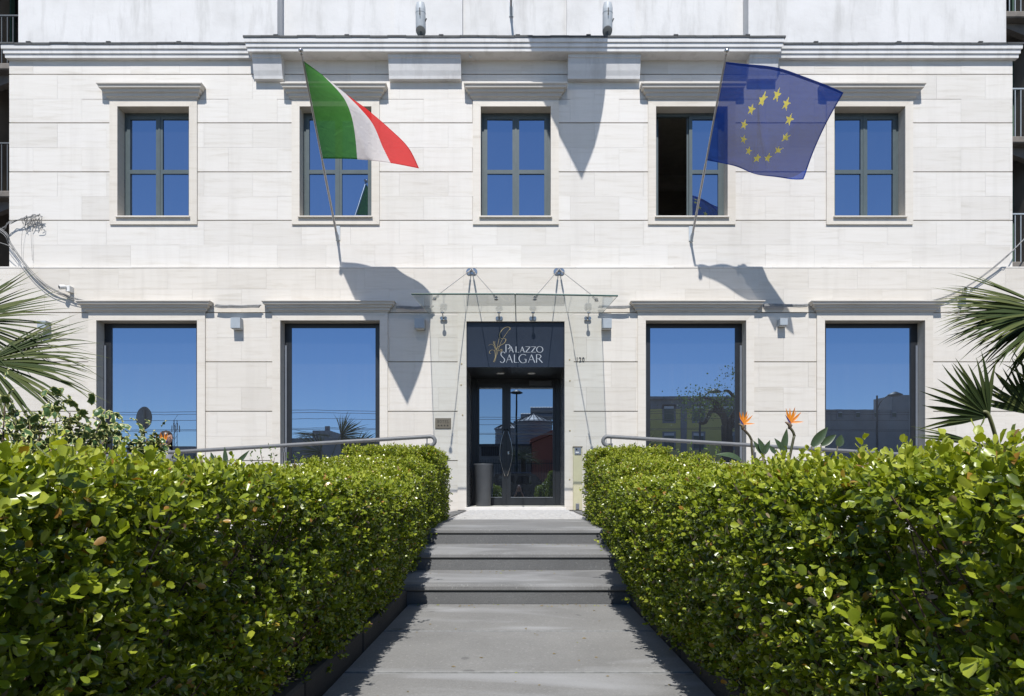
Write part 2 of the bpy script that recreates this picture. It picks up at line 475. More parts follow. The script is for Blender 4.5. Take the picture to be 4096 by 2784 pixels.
# kerbs along the path
for sgn, lab in ((-1, 'dark lava stone kerb under the left hedge'), (1, 'dark lava stone kerb under the right hedge')):
    r = thing('kerb', (sgn*0.93, 2, 0), lab, 'kerb', 'kerbs along the path')
    yy = -1.2
    while yy < 5.3:
        L = min(random.uniform(0.75, 1.1), 5.365-yy)
        x0, x1 = sorted((sgn*(0.872+random.uniform(0, 0.006)), sgn*0.99))
        MB().cbox(x0, x1, yy+0.003, yy+L-0.003, -0.02, 0.125+random.uniform(-0.006, 0.006), 0.012).build('kerb_stone', M['kerb'], r)
        yy += L

# ================================================================ THE HOTEL BUILDING
hotel = thing('hotel_building', (0, D, ZL), 'pale travertine hotel front with two rows of windows and a cornice', 'building')

def rect_minus(rects, h):
    out = []
    for (x0, x1, z0, z1) in rects:
        a0, a1, c0, c1 = h
        if a1 <= x0 or a0 >= x1 or c1 <= z0 or c0 >= z1: out.append((x0, x1, z0, z1)); continue
        if c0 > z0: out.append((x0, x1, z0, c0))
        if c1 < z1: out.append((x0, x1, c1, z1))
        zz0, zz1 = max(z0, c0), min(z1, c1)
        if a0 > x0: out.append((x0, a0, zz0, zz1))
        if a1 < x1: out.append((a1, x1, zz0, zz1))
    return out

PR = 0.032                       # window surrounds stand proud of the wall
# (opening x0, x1), measured on the wall
UP = [(473, 759), (1200, 1487), (1923, 2203), (2623, 2909), (3335, 3618)]
UPZ = (Z(868, D2), Z(429, D2))
LOW = [(389, 791), (1123, 1520), (2582, 2983), (3297, 3697)]
LOWZ = (ZL + 0.42, Z(1283, D))
SW = 0.158                       # surround width
def xr(a, b, Y): return X(a, Y), X(b, Y)
up_holes = []; low_holes = []
for a, b_ in UP:
    x0, x1 = xr(a, b_, D2); up_holes.append((x0-SW, x1+SW, UPZ[0]-SW, UPZ[1]+SW))
for a, b_ in LOW:
    x0, x1 = xr(a, b_, D); low_holes.append((x0-SW, x1+SW, LOWZ[0], LOWZ[1]+SW))
door_x = (X(1866), X(2258)); DZ1 = Z(1287)
low_holes.append((X(1831), X(2294), ZL, Z(1254)))

UX0, UX1 = X(37, D2), X(4050, D2)
LX0, LX1 = X(-260), X(4400)
ZB = Z(1066, D)                  # top ledge of the lower storey
ZT = 9.60                        # top of the stone cladding

def courses(zs, x0, x1, Yf, holes, parent, phase, grooves, L=0.985, mat='trav'):
    # zs: course boundaries from bottom to top; grooves: indices whose top joint is a wide groove
    for i in range(len(zs)-1):
        z0, z1 = zs[i], zs[i+1]
        gt = 0.011 if i in grooves else 0.0009
        gb = 0.009 if (i-1) in grooves else 0.0009
        ph = phase + (0.5*L if i % 2 else 0)
        k = math.floor((x0-ph)/L); xs = []
        while True:
            a = ph + k*L; c = a + L
            if a >= x1: break
            a2, c2 = max(a, x0), min(c, x1)
            if c2-a2 > 0.02:
                rs = [(a2+0.0009, c2-0.0009, z0+gb, z1-gt)]
                for h in holes: rs = rect_minus(rs, h)
                rs = [r for r in rs if r[1]-r[0] > 0.012 and r[3]-r[2] > 0.012]
                if rs:
                    m = MB(); y = Yf + random.uniform(-0.0012, 0.0012)
                    for r in rs: m.box(r[0], r[1], y, Yf+0.03, r[2], r[3])
                    m.build('stone_slab', M[mat], parent)
            k += 1
def backing(x0, x1, z0, z1, Yf, holes, parent, name):
    rs = [(x0, x1, z0, z1)]
    for h in holes: rs = rect_minus(rs, h)
    m = MB()
    for r in rs: m.box(r[0], r[1], Yf+0.032, Yf+0.30, r[2], r[3])
    return m.build(name, M['mortar'], parent)

upper_wall = backing(UX0+0.01, UX1-0.01, ZB-0.3, ZT+0.15, D2, [(h[0]+SW-0.02, h[1]-SW+0.02, h[2]+SW-0.02, h[3]-SW+0.02) for h in up_holes], hotel, 'upper_wall')
lower_wall = backing(LX0, LX1, -0.2, ZB-0.01, D, [(h[0]+SW-0.02, h[1]-SW+0.02, h[2]-0.05, h[3]-SW+0.02) for h in low_holes[:-1]] + [(door_x[0]-0.02, door_x[1]+0.02, -0.3, DZ1+0.02)], hotel, 'lower_wall')
uz = [ZB+0.004] + [Z(p, D2) for p in (980, 881, 785, 687, 590, 491, 396, 297)] + [ZT]
courses(uz, UX0, UX1, D2, up_holes, upper_wall, X(132, D2), {1, 3, 5, 7})
lz = [Z(p, D) for p in (2140, 2039, 1941, 1842, 1745, 1645, 1549, 1447, 1351, 1250, 1156)] + [ZB-0.035]
courses(lz, LX0, LX1, D, low_holes, lower_wall, X(868), {2, 4, 6, 8}, mat='trav_low')
# ledge slabs capping the lower storey
k = LX0
while k < LX1:
    e = min(k+0.985, LX1)
    MB().cbox(k+0.0015, e-0.0015, D-0.006, D+0.2, ZB-0.034, ZB-0.002+random.uniform(-0.001,0.001), 0.004).build('ledge_slab', M['trav'], lower_wall)
    k = e

# ---------------- windows
def bars(m, rects, y0, y1):
    for r in rects: m.box(r[0], r[1], y0, y1, r[2], r[3])
    return m
def mitre(parent, x0, x1, z0, z1, w, yf, yb, bottom=True):
    xa, xb, za, zb = x0-w, x1+w, (z0-w if bottom else z0), z1+w
    g = 0.0015
    zl0 = za if bottom else z0
    MB().prism([(xa, zl0), (x0, z0), (x0, z1), (xa, zb)], yf, yb).build('jamb', M['trav_trim'], parent)
    MB().prism([(x1, z0), (xb, zl0), (xb, zb), (x1, z1)], yf, yb).build('jamb', M['trav_trim'], parent)
    MB().prism([(x0, z1+g), (x1, z1+g), (xb-g, zb), (xa+g, zb)], yf, yb).build('lintel', M['trav_trim'], parent)
    if bottom: MB().prism([(xa+g, za), (xb-g, za), (x1, z0-g), (x0, z0-g)], yf, yb).build('base_stone', M['trav_trim'], parent)
def hood(parent, x0, x1, yw, z0, z1, out):
    h = z1-z0
    prof = [(0.012, z0), (0.02, z0+h*0.10), (out*0.30, z0+h*0.16), (out*0.34, z0+h*0.36), (out*0.55, z0+h*0.42), (out*0.60, z0+h*0.60),
            (out*0.82, z0+h*0.66), (out*0.88, z0+h*0.84), (out, z0+h*0.90), (out, z1-0.002), (out-0.006, z1)]
    MB().ring(x0, x1, yw, prof).build('hood', M['trav_hood'], parent)

def upper_window(i, a, b_, opened=False):
    x0, x1 = xr(a, b_, D2); z0, z1 = UPZ; yf = D2-PR
    w = thing('window', ((x0+x1)/2, D2, z0)); w.parent = hotel
    w.location = Vector(w.location) - ORG[hotel]
    mitre(w, x0, x1, z0, z1, SW, yf, D2+0.025)
    yb = D2 + 0.225
    m = MB()          # stone reveals
    m.box(x0-0.05, x0-0.002, D2+0.026, yb+0.12, z0-0.05, z1+0.05); m.box(x1+0.002, x1+0.05, D2+0.026, yb+0.12, z0-0.05, z1+0.05)
    m.box(x0-0.002, x1+0.002, D2+0.026, yb+0.12, z1+0.002, z1+0.05)
    m.build('reveal', M['trav_trim'], w)
    m = MB(); m.box(x0-0.06, x1+0.06, D2+0.026, D2+0.29, z0-0.06, z0-0.031); m.build('inner_sill', M['trav_trim'], w)
    MB().cbox(x0-0.025, x1+0.025, D2-PR-0.045, yb, z0-0.03, z0, 0.004).build('sill', M['trav_trim'], w)
    hood(w, x0-SW+0.0, x1+SW-0.0, D2-PR, Z(401, D2), Z(352, D2), 0.17)
    # frame
    f = 0.055; st = 0.066; mid = (x0+x1)/2; zt = z0 + (z1-z0)*0.455
    m = MB(); bars(m, [(x0, x0+f, z0, z1), (x1-f, x1, z0, z1), (x0+f, x1-f, z1-f-0.01, z1), (x0+f, x1-f, z0+0.001, z0+0.035)], yb, yb+0.07)
    m.build('frame', M['frame'], w)
    def sash(xa, xb, yy, gap_left):
        m = MB()
        bars(m, [(xa, xa+st, z0+0.037, z1-f-0.012), (xb-st, xb, z0+0.037, z1-f-0.012), (xa+st, xb-st, z1-f-0.012-st, z1-f-0.012),
                 (xa+st, xb-st, z0+0.037, z0+0.037+st*0.4), (xa+st, xb-st, zt-0.04, zt+0.04)], yy-0.02, yy+0.03)
        return m
    def panes(xa, xb, yy):
        for (c0, c1) in ((z0+0.037+st*0.4, zt-0.04), (zt+0.04, z1-f-0.012-st)):
            j = lambda: random.uniform(-0.0025, 0.0025); a_, b2, c_, d_ = j(), j(), j(), j()
            MB().add([(xa+st, yy+0.006+a_, c0), (xb-st, yy+0.006+b2, c0), (xb-st, yy+0.006+c_, c1), (xa+st, yy+0.006+d_, c1), (xa+st, yy+0.016, c0), (xb-st, yy+0.016, c0), (xb-st, yy+0.016, c1), (xa+st, yy+0.016, c1)], [(0,1,2,3),(7,6,5,4),(0,4,5,1),(1,5,6,2),(2,6,7,3),(3,7,4,0)]).build('pane', M['pane'], w)
    sashes = [(x0+f+0.002, mid-0.003), (mid+0.003, x1-f-0.002)]
    if opened:
        xa, xb = sashes[1]; sash(xa, xb, yb, True).build('sash', M['frame'], w); panes(xa, xb, yb)
        # left leaf folded back into the room
        L = sashes[0][1]-sashes[0][0]; xa = sashes[0][0]+0.03
        m = MB(); m.box(xa-0.02, xa+0.02, yb+0.06, yb+0.06+st, z0+0.037, z1-f-0.012); m.box(xa-0.02, xa+0.02, yb+L-st, yb+L, z0+0.037, z1-f-0.012)
        m.box(xa-0.02, xa+0.02, yb+0.06+st, yb+L-st, z1-f-0.012-st, z1-f-0.012); m.box(xa-0.02, xa+0.02, yb+0.06+st, yb+L-st, z0+0.037, z0+0.1)
        m.build('open_sash', M['frame'], w)
        MB().box(xa-0.004, xa+0.004, yb+0.06+st, yb+L-st, z0+0.1, z1-f-0.012-st).build('open_pane', M['pane'], w)
        MB().box(mid-0.035, mid+0.003, yb+0.031, yb+0.06, z0+0.037, z1-f-0.012).build('meeting_stile', M['frame'], w)
    else:
        for xa, xb in sashes: sash(xa, xb, yb, True).build('sash', M['frame'], w); panes(xa, xb, yb)
        MB().box(mid-0.018, mid+0.018, yb-0.03, yb-0.021, z0+0.037, z1-f-0.012).build('cover_strip', M['frame'], w)
    return w
for i, (a, b_) in enumerate(UP): upper_window(i, a, b_, i == 3)

# room behind the opened window
x0, x1 = xr(*UP[3], D2); z0, z1 = UPZ
M['room'] = pbr('room wall', (0.34, 0.32, 0.29), rough=0.9)
M['room_ceiling'] = pbr('room ceiling', (0.55, 0.53, 0.5), rough=0.9)
room = thing('room', ((x0+x1)/2, D2+2, z0-0.6)); room.parent = hotel; room.location = Vector(room.location) - ORG[hotel]
ya, yb_ = D2+0.31, D2+4.6
MB().box(x0-1.8, x1+1.6, yb_, yb_+0.1, z0-0.7, z1+0.75).build('back_wall', M['room'], room)
MB().box(x0-1.9, x0-1.8, ya, yb_, z0-0.7, z1+0.75).build('side_wall', M['room'], room)
MB().box(x1+1.6, x1+1.7, ya, yb_, z0-0.7, z1+0.75).build('side_wall', M['room'], room)
MB().box(x0-1.8, x1+1.6, ya, yb_, z1+0.65, z1+0.75).build('ceiling', M['room_ceiling'], room)
MB().box(x0-1.8, x1+1.6, ya, yb_, z0-0.72, z0-0.62).build('floor', M['room'], room)
MB().prism([(yb_, z1+0.30), (yb_-0.06, z1+0.33), (yb_-0.08, z1+0.5), (yb_-0.22, z1+0.58), (yb_-0.22, z1+0.64), (yb_, z1+0.64)], x0-1.8, x1+1.6, 'x').build('ceiling_moulding', M['room_ceiling'], room)

def lower_window(a, b_):
    x0, x1 = xr(a, b_, D); z0, z1 = LOWZ; yf = D-PR
    w = thing('window', ((x0+x1)/2, D, z0)); w.parent = hotel
    w.location = Vector(w.location) - ORG[hotel]
    mitre(w, x0, x1, z0, z1, SW, yf, D+0.025, bottom=False)
    yb = D + 0.235
    m = MB()
    m.box(x0-0.05, x0-0.002, D+0.026, yb+0.1, z0, z1+0.05); m.box(x1+0.002, x1+0.05, D+0.026, yb+0.1, z0, z1+0.05)
    m.box(x0-0.002, x1+0.002, D+0.026, yb+0.1, z1+0.002, z1+0.05)
    m.build('reveal', M['trav_trim'], w)
    MB().cbox(x0-0.03, x1+0.03, D-PR-0.03, yb+0.02, z0-0.05, z0, 0.005).build('sill', M['trav_trim'], w)
    hood(w, x0-SW, x1+SW, D-PR, Z(1251), Z(1211), 0.165)
    m = MB(); bars(m, [(x0, x0+0.14, z0, z1), (x1-0.14, x1, z0, z1), (x0+0.14, x1-0.14, z1-0.09, z1), (x0+0.14, x1-0.14, z0, z0+0.06)], yb, yb+0.05)
    m.build('frame', M['dark_frame'], w)
    for ga, gc in ((x0+0.008, x0+0.05), (x1-0.05, x1-0.008)): MB().box(ga, gc, yb-0.03, yb-0.002, z0, z1-0.45).build('guide_rail', M['reveal_metal'], w)
    MB().box(x0+0.138, x1-0.138, yb+0.012, yb+0.022, z0+0.05, z1-0.088).build('pane', M['pane_big'], w)
for a, b_ in LOW: lower_window(a, b_)

# ---------------- cornices and the plaster storey above
ZC = 9.776
def cornice(x0, x1, yw, prof, name):
    return MB().ring(x0, x1, yw, prof).build(name, M['plaster'], hotel)
out_prof = [(0.0, 9.535), (0.082, 9.54), (0.085, 9.612), (0.106, 9.616), (0.108, 9.692), (0.13, 9.697), (0.133, 9.775)]
cl = cornice(UX0+0.06, X(1070, D2), D2, out_prof, 'cornice')
cr = cornice(X(3110, D2)-0.12, UX1-0.02, D2, out_prof, 'cornice')
mid_prof = [(0.0, 9.535), (0.29, 9.537), (0.293, 9.610), (0.314, 9.614), (0.316, 9.690), (0.338, 9.695), (0.340, 9.776)]
CX0, CX1 = X(1070, D2), X(3044, D2)
cm = cornice(CX0, CX1, D2, [(max(o-0.0, 0), z) for o, z in mid_prof], 'cornice')
# lead flashing on top
def flashing(x0, x1, out, par):
    m = MB(); n = int((x1-x0)/0.35); 
    pts = []
    for i in range(n):
        a, c = x0+(x1-x0)*i/n, x0+(x1-x0)*(i+1)/n
        dz = random.uniform(-0.006, 0.006)
        m.box(a, c+0.01, D2-out-0.016, D2+0.45, ZC+0.002+dz, ZC+0.034+dz+random.uniform(0, 0.003))
    fl = m.build('flashing', M['lead'], par)
    q = x0 + 0.6
    while q < x1:
        MB().cbox(q, q+0.09, D2-out-0.022, D2-out+0.2, ZC+0.036, ZC+0.056, 0.003).build('clip', M['lead'], par)
        q += random.uniform(1.3, 1.9)
flashing(UX0-0.16, X(1000, D2)-0.02, 0.133, cl); flashing(X(3112, D2)+0.06, UX1+0.16, 0.133, cr); flashing(CX0-0.355, CX1+0.355, 0.340, cm)
for a, b_ in ((1024, 1138), (1560, 1846), (2270, 2556), (2985, 3100)):
    x0, x1 = xr(a, b_, D2)
    pf = [(0.0, 9.10), (0.105, 9.105), (0.115, 9.16), (0.145, 9.25), (0.175, 9.38), (0.195, 9.46), (0.215, 9.47), (0.22, 9.554)]
    vs = []; m = MB()
    m.prism([(D2+0.01, 9.10)] + [(D2-o, z) for o, z in pf] + [(D2+0.01, 9.554)], x0, x1, 'x')
    m.build('corbel', M['plaster'], hotel)
# plaster storey
up = thing('upper_storey', (0, D2, ZC)); up.parent = hotel; up.location = Vector(up.location) - ORG[hotel]
ZS = ZC + 6.0
MB().box(X(72, D2), X(1010, D2), D2+0.01, D2+0.6, ZC+0.0, ZS).build('plaster_bay', M['plaster'], up)
MB().box(X(3105, D2), X(4026, D2), D2+0.01, D2+0.6, ZC+0.0, ZS).build('plaster_bay', M['plaster'], up)
MB().box(X(1010, D2)+0.002, X(1110, D2), D2-0.012, D2+0.6, ZC+0.0, ZS).build('pilaster', M['plaster'], up)
MB().box(X(2993, D2), X(3105, D2)-0.002, D2-0.012, D2+0.6, ZC+0.0, ZS).build('pilaster', M['plaster'], up)
MB().box(X(1110, D2)+0.002, X(2993, D2)-0.002, D2+0.32, D2+0.6, ZC+0.0, ZS).build('plaster_bay', M['plaster'], up)
YC = D2 + 0.32
for a, b_ in ((1568, 1846), (2270, 2550)):
    x0, x1 = xr(a, b_, D2); MB().box(x0, x1, YC-0.11, YC+0.02, ZC+0.0, ZS).build('pilaster', M['plaster'], up)

# the rest of the building behind the front
m = MB(); m.box(UX0+0.3, UX1-0.3, D2+5.2, D2+14, -0.1, 20); m.box(UX0+0.05, UX0+0.35, D2+0.31, D2+5.19, -0.1, ZS); m.box(UX1-0.35, UX1-0.05, D2+0.31, D2+5.19, -0.1, ZS); m.box(UX0+0.36, UX1-0.36, D2+0.62, D2+5.19, ZS-0.2, ZS)
m.build('rear_block', M['plaster'], hotel)
# ---------------- the entrance: surround, porch, sign, door
ent = thing('entrance', ((door_x[0]+door_x[1])/2, D, ZL)); ent.parent = hotel; ent.location = Vector(ent.location) - ORG[hotel]
x0, x1 = door_x; xa, xb = X(1831), X(2294); za = Z(1254)
MB().prism([(xa, ZL), (x0, ZL), (x0, DZ1), (xa, za)], D-PR, D+0.025).build('jamb', M['trav_trim'], ent)
MB().prism([(x1, ZL), (xb, ZL), (xb, za), (x1, DZ1)], D-PR, D+0.025).build('jamb', M['trav_trim'], ent)
MB().prism([(x0, DZ1+0.002), (x1, DZ1+0.002), (xb-0.002, za), (xa+0.002, za)], D-PR, D+0.025).build('lintel', M['trav_trim'], ent)
DY = D + 1.45
m = MB(); m.box(x0-0.06, x0-0.002, D+0.026, DY+0.1, ZL-0.1, DZ1); m.box(x1+0.002, x1+0.06, D+0.026, DY+0.1, ZL-0.1, DZ1)
M['porch_stone'] = pbr('polished grey stone', (0.33, 0.33, 0.33), (0.22, 0.22, 0.225), scale=2.5, rough=0.12, stretch=(1,1,2))
m.build('porch_side', M['porch_stone'], ent)
MB().cbox(x0-0.03, x1+0.03, D-0.06, DY+0.1, ZL-0.1, ZL+0.047, 0.006).build('threshold', M['trav'], ent)
zc = Z(1468)
MB().box(x0, x1, D+0.20, DY+0.1, zc+0.002, zc+0.08).build('porch_ceiling', M['dark_frame'], ent)
for px in (2002, 2126):
    xx = X(px, D+0.75)
    MB().lathe([(0.001, 0), (0.078, 0), (0.085, 0.004), (0.085, 0.012), (0.001, 0.012)], (xx, D+0.75, zc-0.011), 24).build('downlight', M['white_plastic'], ent, smooth=True)

sign = thing('entrance_sign', ((x0+x1)/2, D, zc), 'navy sign panel with gold emblem and silver hotel name over the door', 'sign')
MB().cbox(x0+0.004, x1-0.004, D+0.035, D+0.19, zc, DZ1-0.004, 0.004).build('panel', M['sign_navy'], sign)
YS = D + 0.031
def ribbon(m, pts, ws, y0=YS, y1=YS+0.0035):
    pts = [Vector((p[0], 0, p[1])) for p in pts]; n = len(pts)
    ws = ws if hasattr(ws, '__len__') else [ws]*n
    L = []; Rr = []
    for i in range(n):
        t = (pts[min(i+1, n-1)]-pts[max(i-1, 0)]).normalized(); nn = Vector((-t.z, 0, t.x))
        L.append(pts[i]+nn*ws[i]/2); Rr.append(pts[i]-nn*ws[i]/2)
    vs = [(p.x, y0, p.z) for p in L] + [(p.x, y0, p.z) for p in Rr] + [(p.x, y1, p.z) for p in L] + [(p.x, y1, p.z) for p in Rr]
    fs = []
    for i in range(n-1):
        fs += [(i, i+1, n+i+1, n+i), (i, 2*n+i, 2*n+i+1, i+1), (n+i, n+i+1, 3*n+i+1, 3*n+i)]
    fs += [(0, n, 3*n, 2*n), (n-1, 3*n-1, 4*n-1, 2*n-1)]
    m.add(vs, fs)
def zz(p, q): return (X(1700 + p/3.16, YS), Z(1200 + q/3.16, YS))       # point of the sign measured in the enlarged picture
PXM = 1/3.16/F*YS
def smooth_pts(pts, n=8):
    out = []
    for i in range(len(pts)-1):
        p0 = pts[max(i-1, 0)]; p1 = pts[i]; p2 = pts[i+1]; p3 = pts[min(i+2, len(pts)-1)]
        for k in range(n):
            t = k/n
            out.append(tuple(0.5*((2*b)+(-a+c)*t+(2*a-5*b+4*c-d)*t*t+(-a+3*b-3*c+d)*t**3) for a, b, c, d in zip(p0, p1, p2, p3)))
    out.append(tuple(pts[-1])); return out
def stroke(m, pts, w):
    ribbon(m, [zz(*p) for p in pts], w*PXM)
def curve_w(m, pts, w0, w1):
    # thick and thin pen: width follows the direction of the stroke (verticals thick)
    sp = smooth_pts(pts, 7); ws = []
    for i in range(len(sp)):
        a, b = sp[max(i-1, 0)], sp[min(i+1, len(sp)-1)]
        dx, dy = b[0]-a[0], b[1]-a[1]; s_ = abs(dy)/(math.hypot(dx, dy)+1e-6)
        ws.append((w0 + (w1-w0)*s_**1.5)*PXM)
    ribbon(m, [zz(*p) for p in sp], ws)
THK, THN = 10.0, 4.2
def letter(ch, x0, x1, y0, y1):
    m = MB(); w = x1-x0; h = y1-y0
    g = lambda u, v: (x0+u*w, y0+v*h)
    if ch == 'P':
        stroke(m, [g(.12, 0), g(.12, 1)], THK); curve_w(m, [g(.18, .03), g(.7, .04), g(.97, .25), g(.7, .52), g(.45, .55)], THN, THK)
    if ch == 'A':
        stroke(m, [g(0, 1), g(.48, 0)], THN); stroke(m, [g(.46, 0), g(1, 1)], THK); stroke(m, [g(.22, .64), g(.78, .64)], THN)
    if ch == 'L':
        stroke(m, [g(.1, 0), g(.1, 1)], THK); stroke(m, [g(.1, .975), g(1, .975)], THN)
    if ch == 'Z':
        stroke(m, [g(.05, .03), g(.98, .03)], THN); stroke(m, [g(.93, .03), g(.06, .97)], THK); stroke(m, [g(0, .97), g(1, .97)], THN)
    if ch == 'O':
        pts = [g(.5+.47*math.sin(t), .5-.48*math.cos(t)) for t in [2*math.pi*i/16 for i in range(17)]]; curve_w(m, pts, THN, THK)
    if ch == 'S':
        curve_w(m, [g(.95, .12), g(.7, .01), g(.35, .03), g(.18, .22), g(.4, .43), g(.72, .58), g(.88, .78), g(.62, .97), g(.3, .99), g(.02, .88)], THN, THK)
    if ch == 'G':
        curve_w(m, [g(.93, .12), g(.7, .02), g(.35, .04), g(.06, .32), g(.06, .68), g(.35, .97), g(.7, .99), g(.92, .9)], THN, THK); stroke(m, [g(.92, .95), g(.92, .56)], THK); stroke(m, [g(.68, .57), g(1, .57)], THN)
    if ch == 'R':
        stroke(m, [g(.1, 0), g(.1, 1)], THK); curve_w(m, [g(.15, .03), g(.55, .03), g(.78, .24), g(.55, .48), g(.2, .5)], THN, THK); stroke(m, [g(.42, .5), g(1, 1)], THK)
    m.build('letter', M['silver_letter'], sign)
for ch, a, c, u, v in (('P',1016,1078,562,662),('A',1064,1116,588,662),('L',1146,1192,588,662),('A',1204,1256,588,662),('Z',1268,1334,588,662),('Z',1340,1404,588,662),('O',1408,1492,586,664),
                       ('S',948,1014,656,792),('A',1028,1104,688,792),('L',1124,1184,688,792),('G',1186,1284,686,794),('A',1306,1388,688,792),('R',1402,1484,688,792)):
    letter(ch, a, c, u, v)
m = MB()
def gold(pts, w0, w1): curve_w(m, pts, w0*0.5, w1*0.62)
gold([(1070,378),(1074,352),(1040,340),(990,362),(952,410),(942,452),(962,486),(1008,488),(1022,506),(1000,545),(945,578),(908,606),(908,636),(938,640),(966,622),(972,640),(948,662)], 6, 13)
gold([(1066,372),(1010,450),(966,520),(930,620),(906,700)], 4, 6)
gold([(944,460),(925,540),(905,650),(890,740)], 4, 6)
gold([(864,784),(884,735),(888,690),(880,645),(850,630),(820,645),(814,672),(836,678)], 5, 9)
gold([(868,520),(866,545),(884,580),(886,632)], 4, 7)
gold([(884,522),(882,556),(890,602),(884,650)], 4, 7)
gold([(804,574),(836,560),(866,572),(886,612)], 4, 6)
gold([(900,700),(894,735),(878,786)], 4, 7)
m.build('emblem', M['gold'], sign)

# the door itself
door = thing('glass_door', ((x0+x1)/2, DY, ZL+0.05), 'dark framed double glass door with bowed steel handles', 'door')
dx = lambda z_: X(1700 + z_/3.16, DY)
zd0, zd1 = ZL+0.05, zc+0.0
zp0, zp1 = Z(1989, DY), Z(1552, DY)
L0, L1 = x0+0.002, x1-0.002
sx = [L0, dx(687), dx(975), dx(1025), dx(1083), dx(1615), L1]
MB().box(L0, sx[1]-0.055, DY, DY+0.09, zd0, zd1-0.003).build('frame', M['dark_frame'], door)
MB().box(sx[5]+0.055, L1, DY, DY+0.09, zd0, zd1-0.003).build('frame', M['dark_frame'], door)
MB().box(sx[1]-0.05, sx[5]+0.05, DY, DY+0.09, zp1+0.09, zd1-0.003).build('frame', M['dark_frame'], door)
for (a, c, pl, pr) in ((sx[1]-0.05, sx[3]-0.003, sx[1], sx[2]), (sx[3]+0.003, sx[5]+0.05, sx[4], sx[5])):
    m = MB(); bars(m, [(a, pl, zd0+0.004, zp1+0.086), (pr, c, zd0+0.004, zp1+0.086), (pl, pr, zd0+0.004, zp0), (pl, pr, zp1, zp1+0.086)], DY-0.012, DY+0.05)
    lf = m.build('door_leaf', M['dark_frame'], door)
    MB().box(pl, pr, DY+0.012, DY+0.02, zp0, zp1).build('pane', M['pane_door'], lf)
    m = MB(); bars(m, [(pl, pr, zp0-0.006, zp0+0.004), (pl, pr, zp1-0.02, zp1)], DY-0.016, DY-0.013); m.build('glazing_bead', M['satin'], lf)
    side = -1 if a < sx[3]-0.5 else 1
    xm = (sx[3]-0.028) if side < 0 else (sx[3]+0.028)
    zt_, zb_ = Z(1718, DY), Z(1904, DY)
    pts = [(xm + side*(0.0 + 0.11*math.sin(math.pi*k/16)), DY-0.05-0.02*math.sin(math.pi*k/16), zt_+(zb_-zt_)*k/16) for k in range(17)]
    pts = [(pts[0][0], DY-0.01, pts[0][2])] + pts + [(pts[-1][0], DY-0.01, pts[-1][2])]
    MB().tube(pts, 0.011, 8).build('handle', M['steel'], lf, smooth='all')
MB().cbox(dx(1043), dx(1066), DY-0.02, DY-0.011, Z(1818, DY), Z(1805, DY), 0.004).build('lock_plate', M['steel'], door)
MB().cbox(dx(1315), dx(1600), DY-0.06, DY-0.001, Z(1542, DY), Z(1524, DY), 0.004).build('door_closer', M['bin'], door)
MB().box(x0, x1, DY+0.6, DY+0.7, ZL, zc+0.3).build('inner_screen', M['black'], door)
# ================================================================ CANOPY
YFR = D*0.834                       # front edge
zback, zfl, zfr = Z(1256), Z(1176, YFR), Z(1183, YFR)
cx0, cx1 = X(1717), X(2406)
cxm = X(2063)
canopy = thing('glass_canopy', (0, D, zback), 'pale green glass canopy hung on steel rods over the entrance', 'canopy')
def can_z(x, y):
    t = (D - y)/(D-YFR); zf = zfl if x < cxm else zfl+(zfr-zfl)*(x-cxm)/(cx1-cxm)
    return zback + (zf-zback)*t
for a, c in ((cx0, cxm-0.006), (cxm+0.006, cx1)):
    m = MB(); y0, y1 = YFR, D-0.012; th = 0.018
    vs = [(a,y0,can_z(a,y0)),(c,y0,can_z(c,y0)),(c,y1,can_z(c,y1)),(a,y1,can_z(a,y1))]
    m.add(vs, [(0,1,2,3)])
    pn = m.build('glass_panel', M['canopy_glass'], canopy)
    m = MB(); e = 0.012
    m.tube([Vector(vs[0])+Vector((0,0.0,0)), Vector(vs[1])], 0.015, 4); m.tube([vs[0], vs[3]], 0.006, 4); m.tube([vs[1], vs[2]], 0.006, 4)
    m.build('glass_edge', M['glass_edge'], pn)
def rod_fit(px, py): 
    # point on the canopy under this picture position
    lo, hi = YFR, D
    for _ in range(40):
        md = (lo+hi)/2
        if Z(py, md) > can_z(X(px, md), md): hi = md
        else: lo = md
    return Vector((X(px, lo), lo, can_z(X(px, lo), lo)))
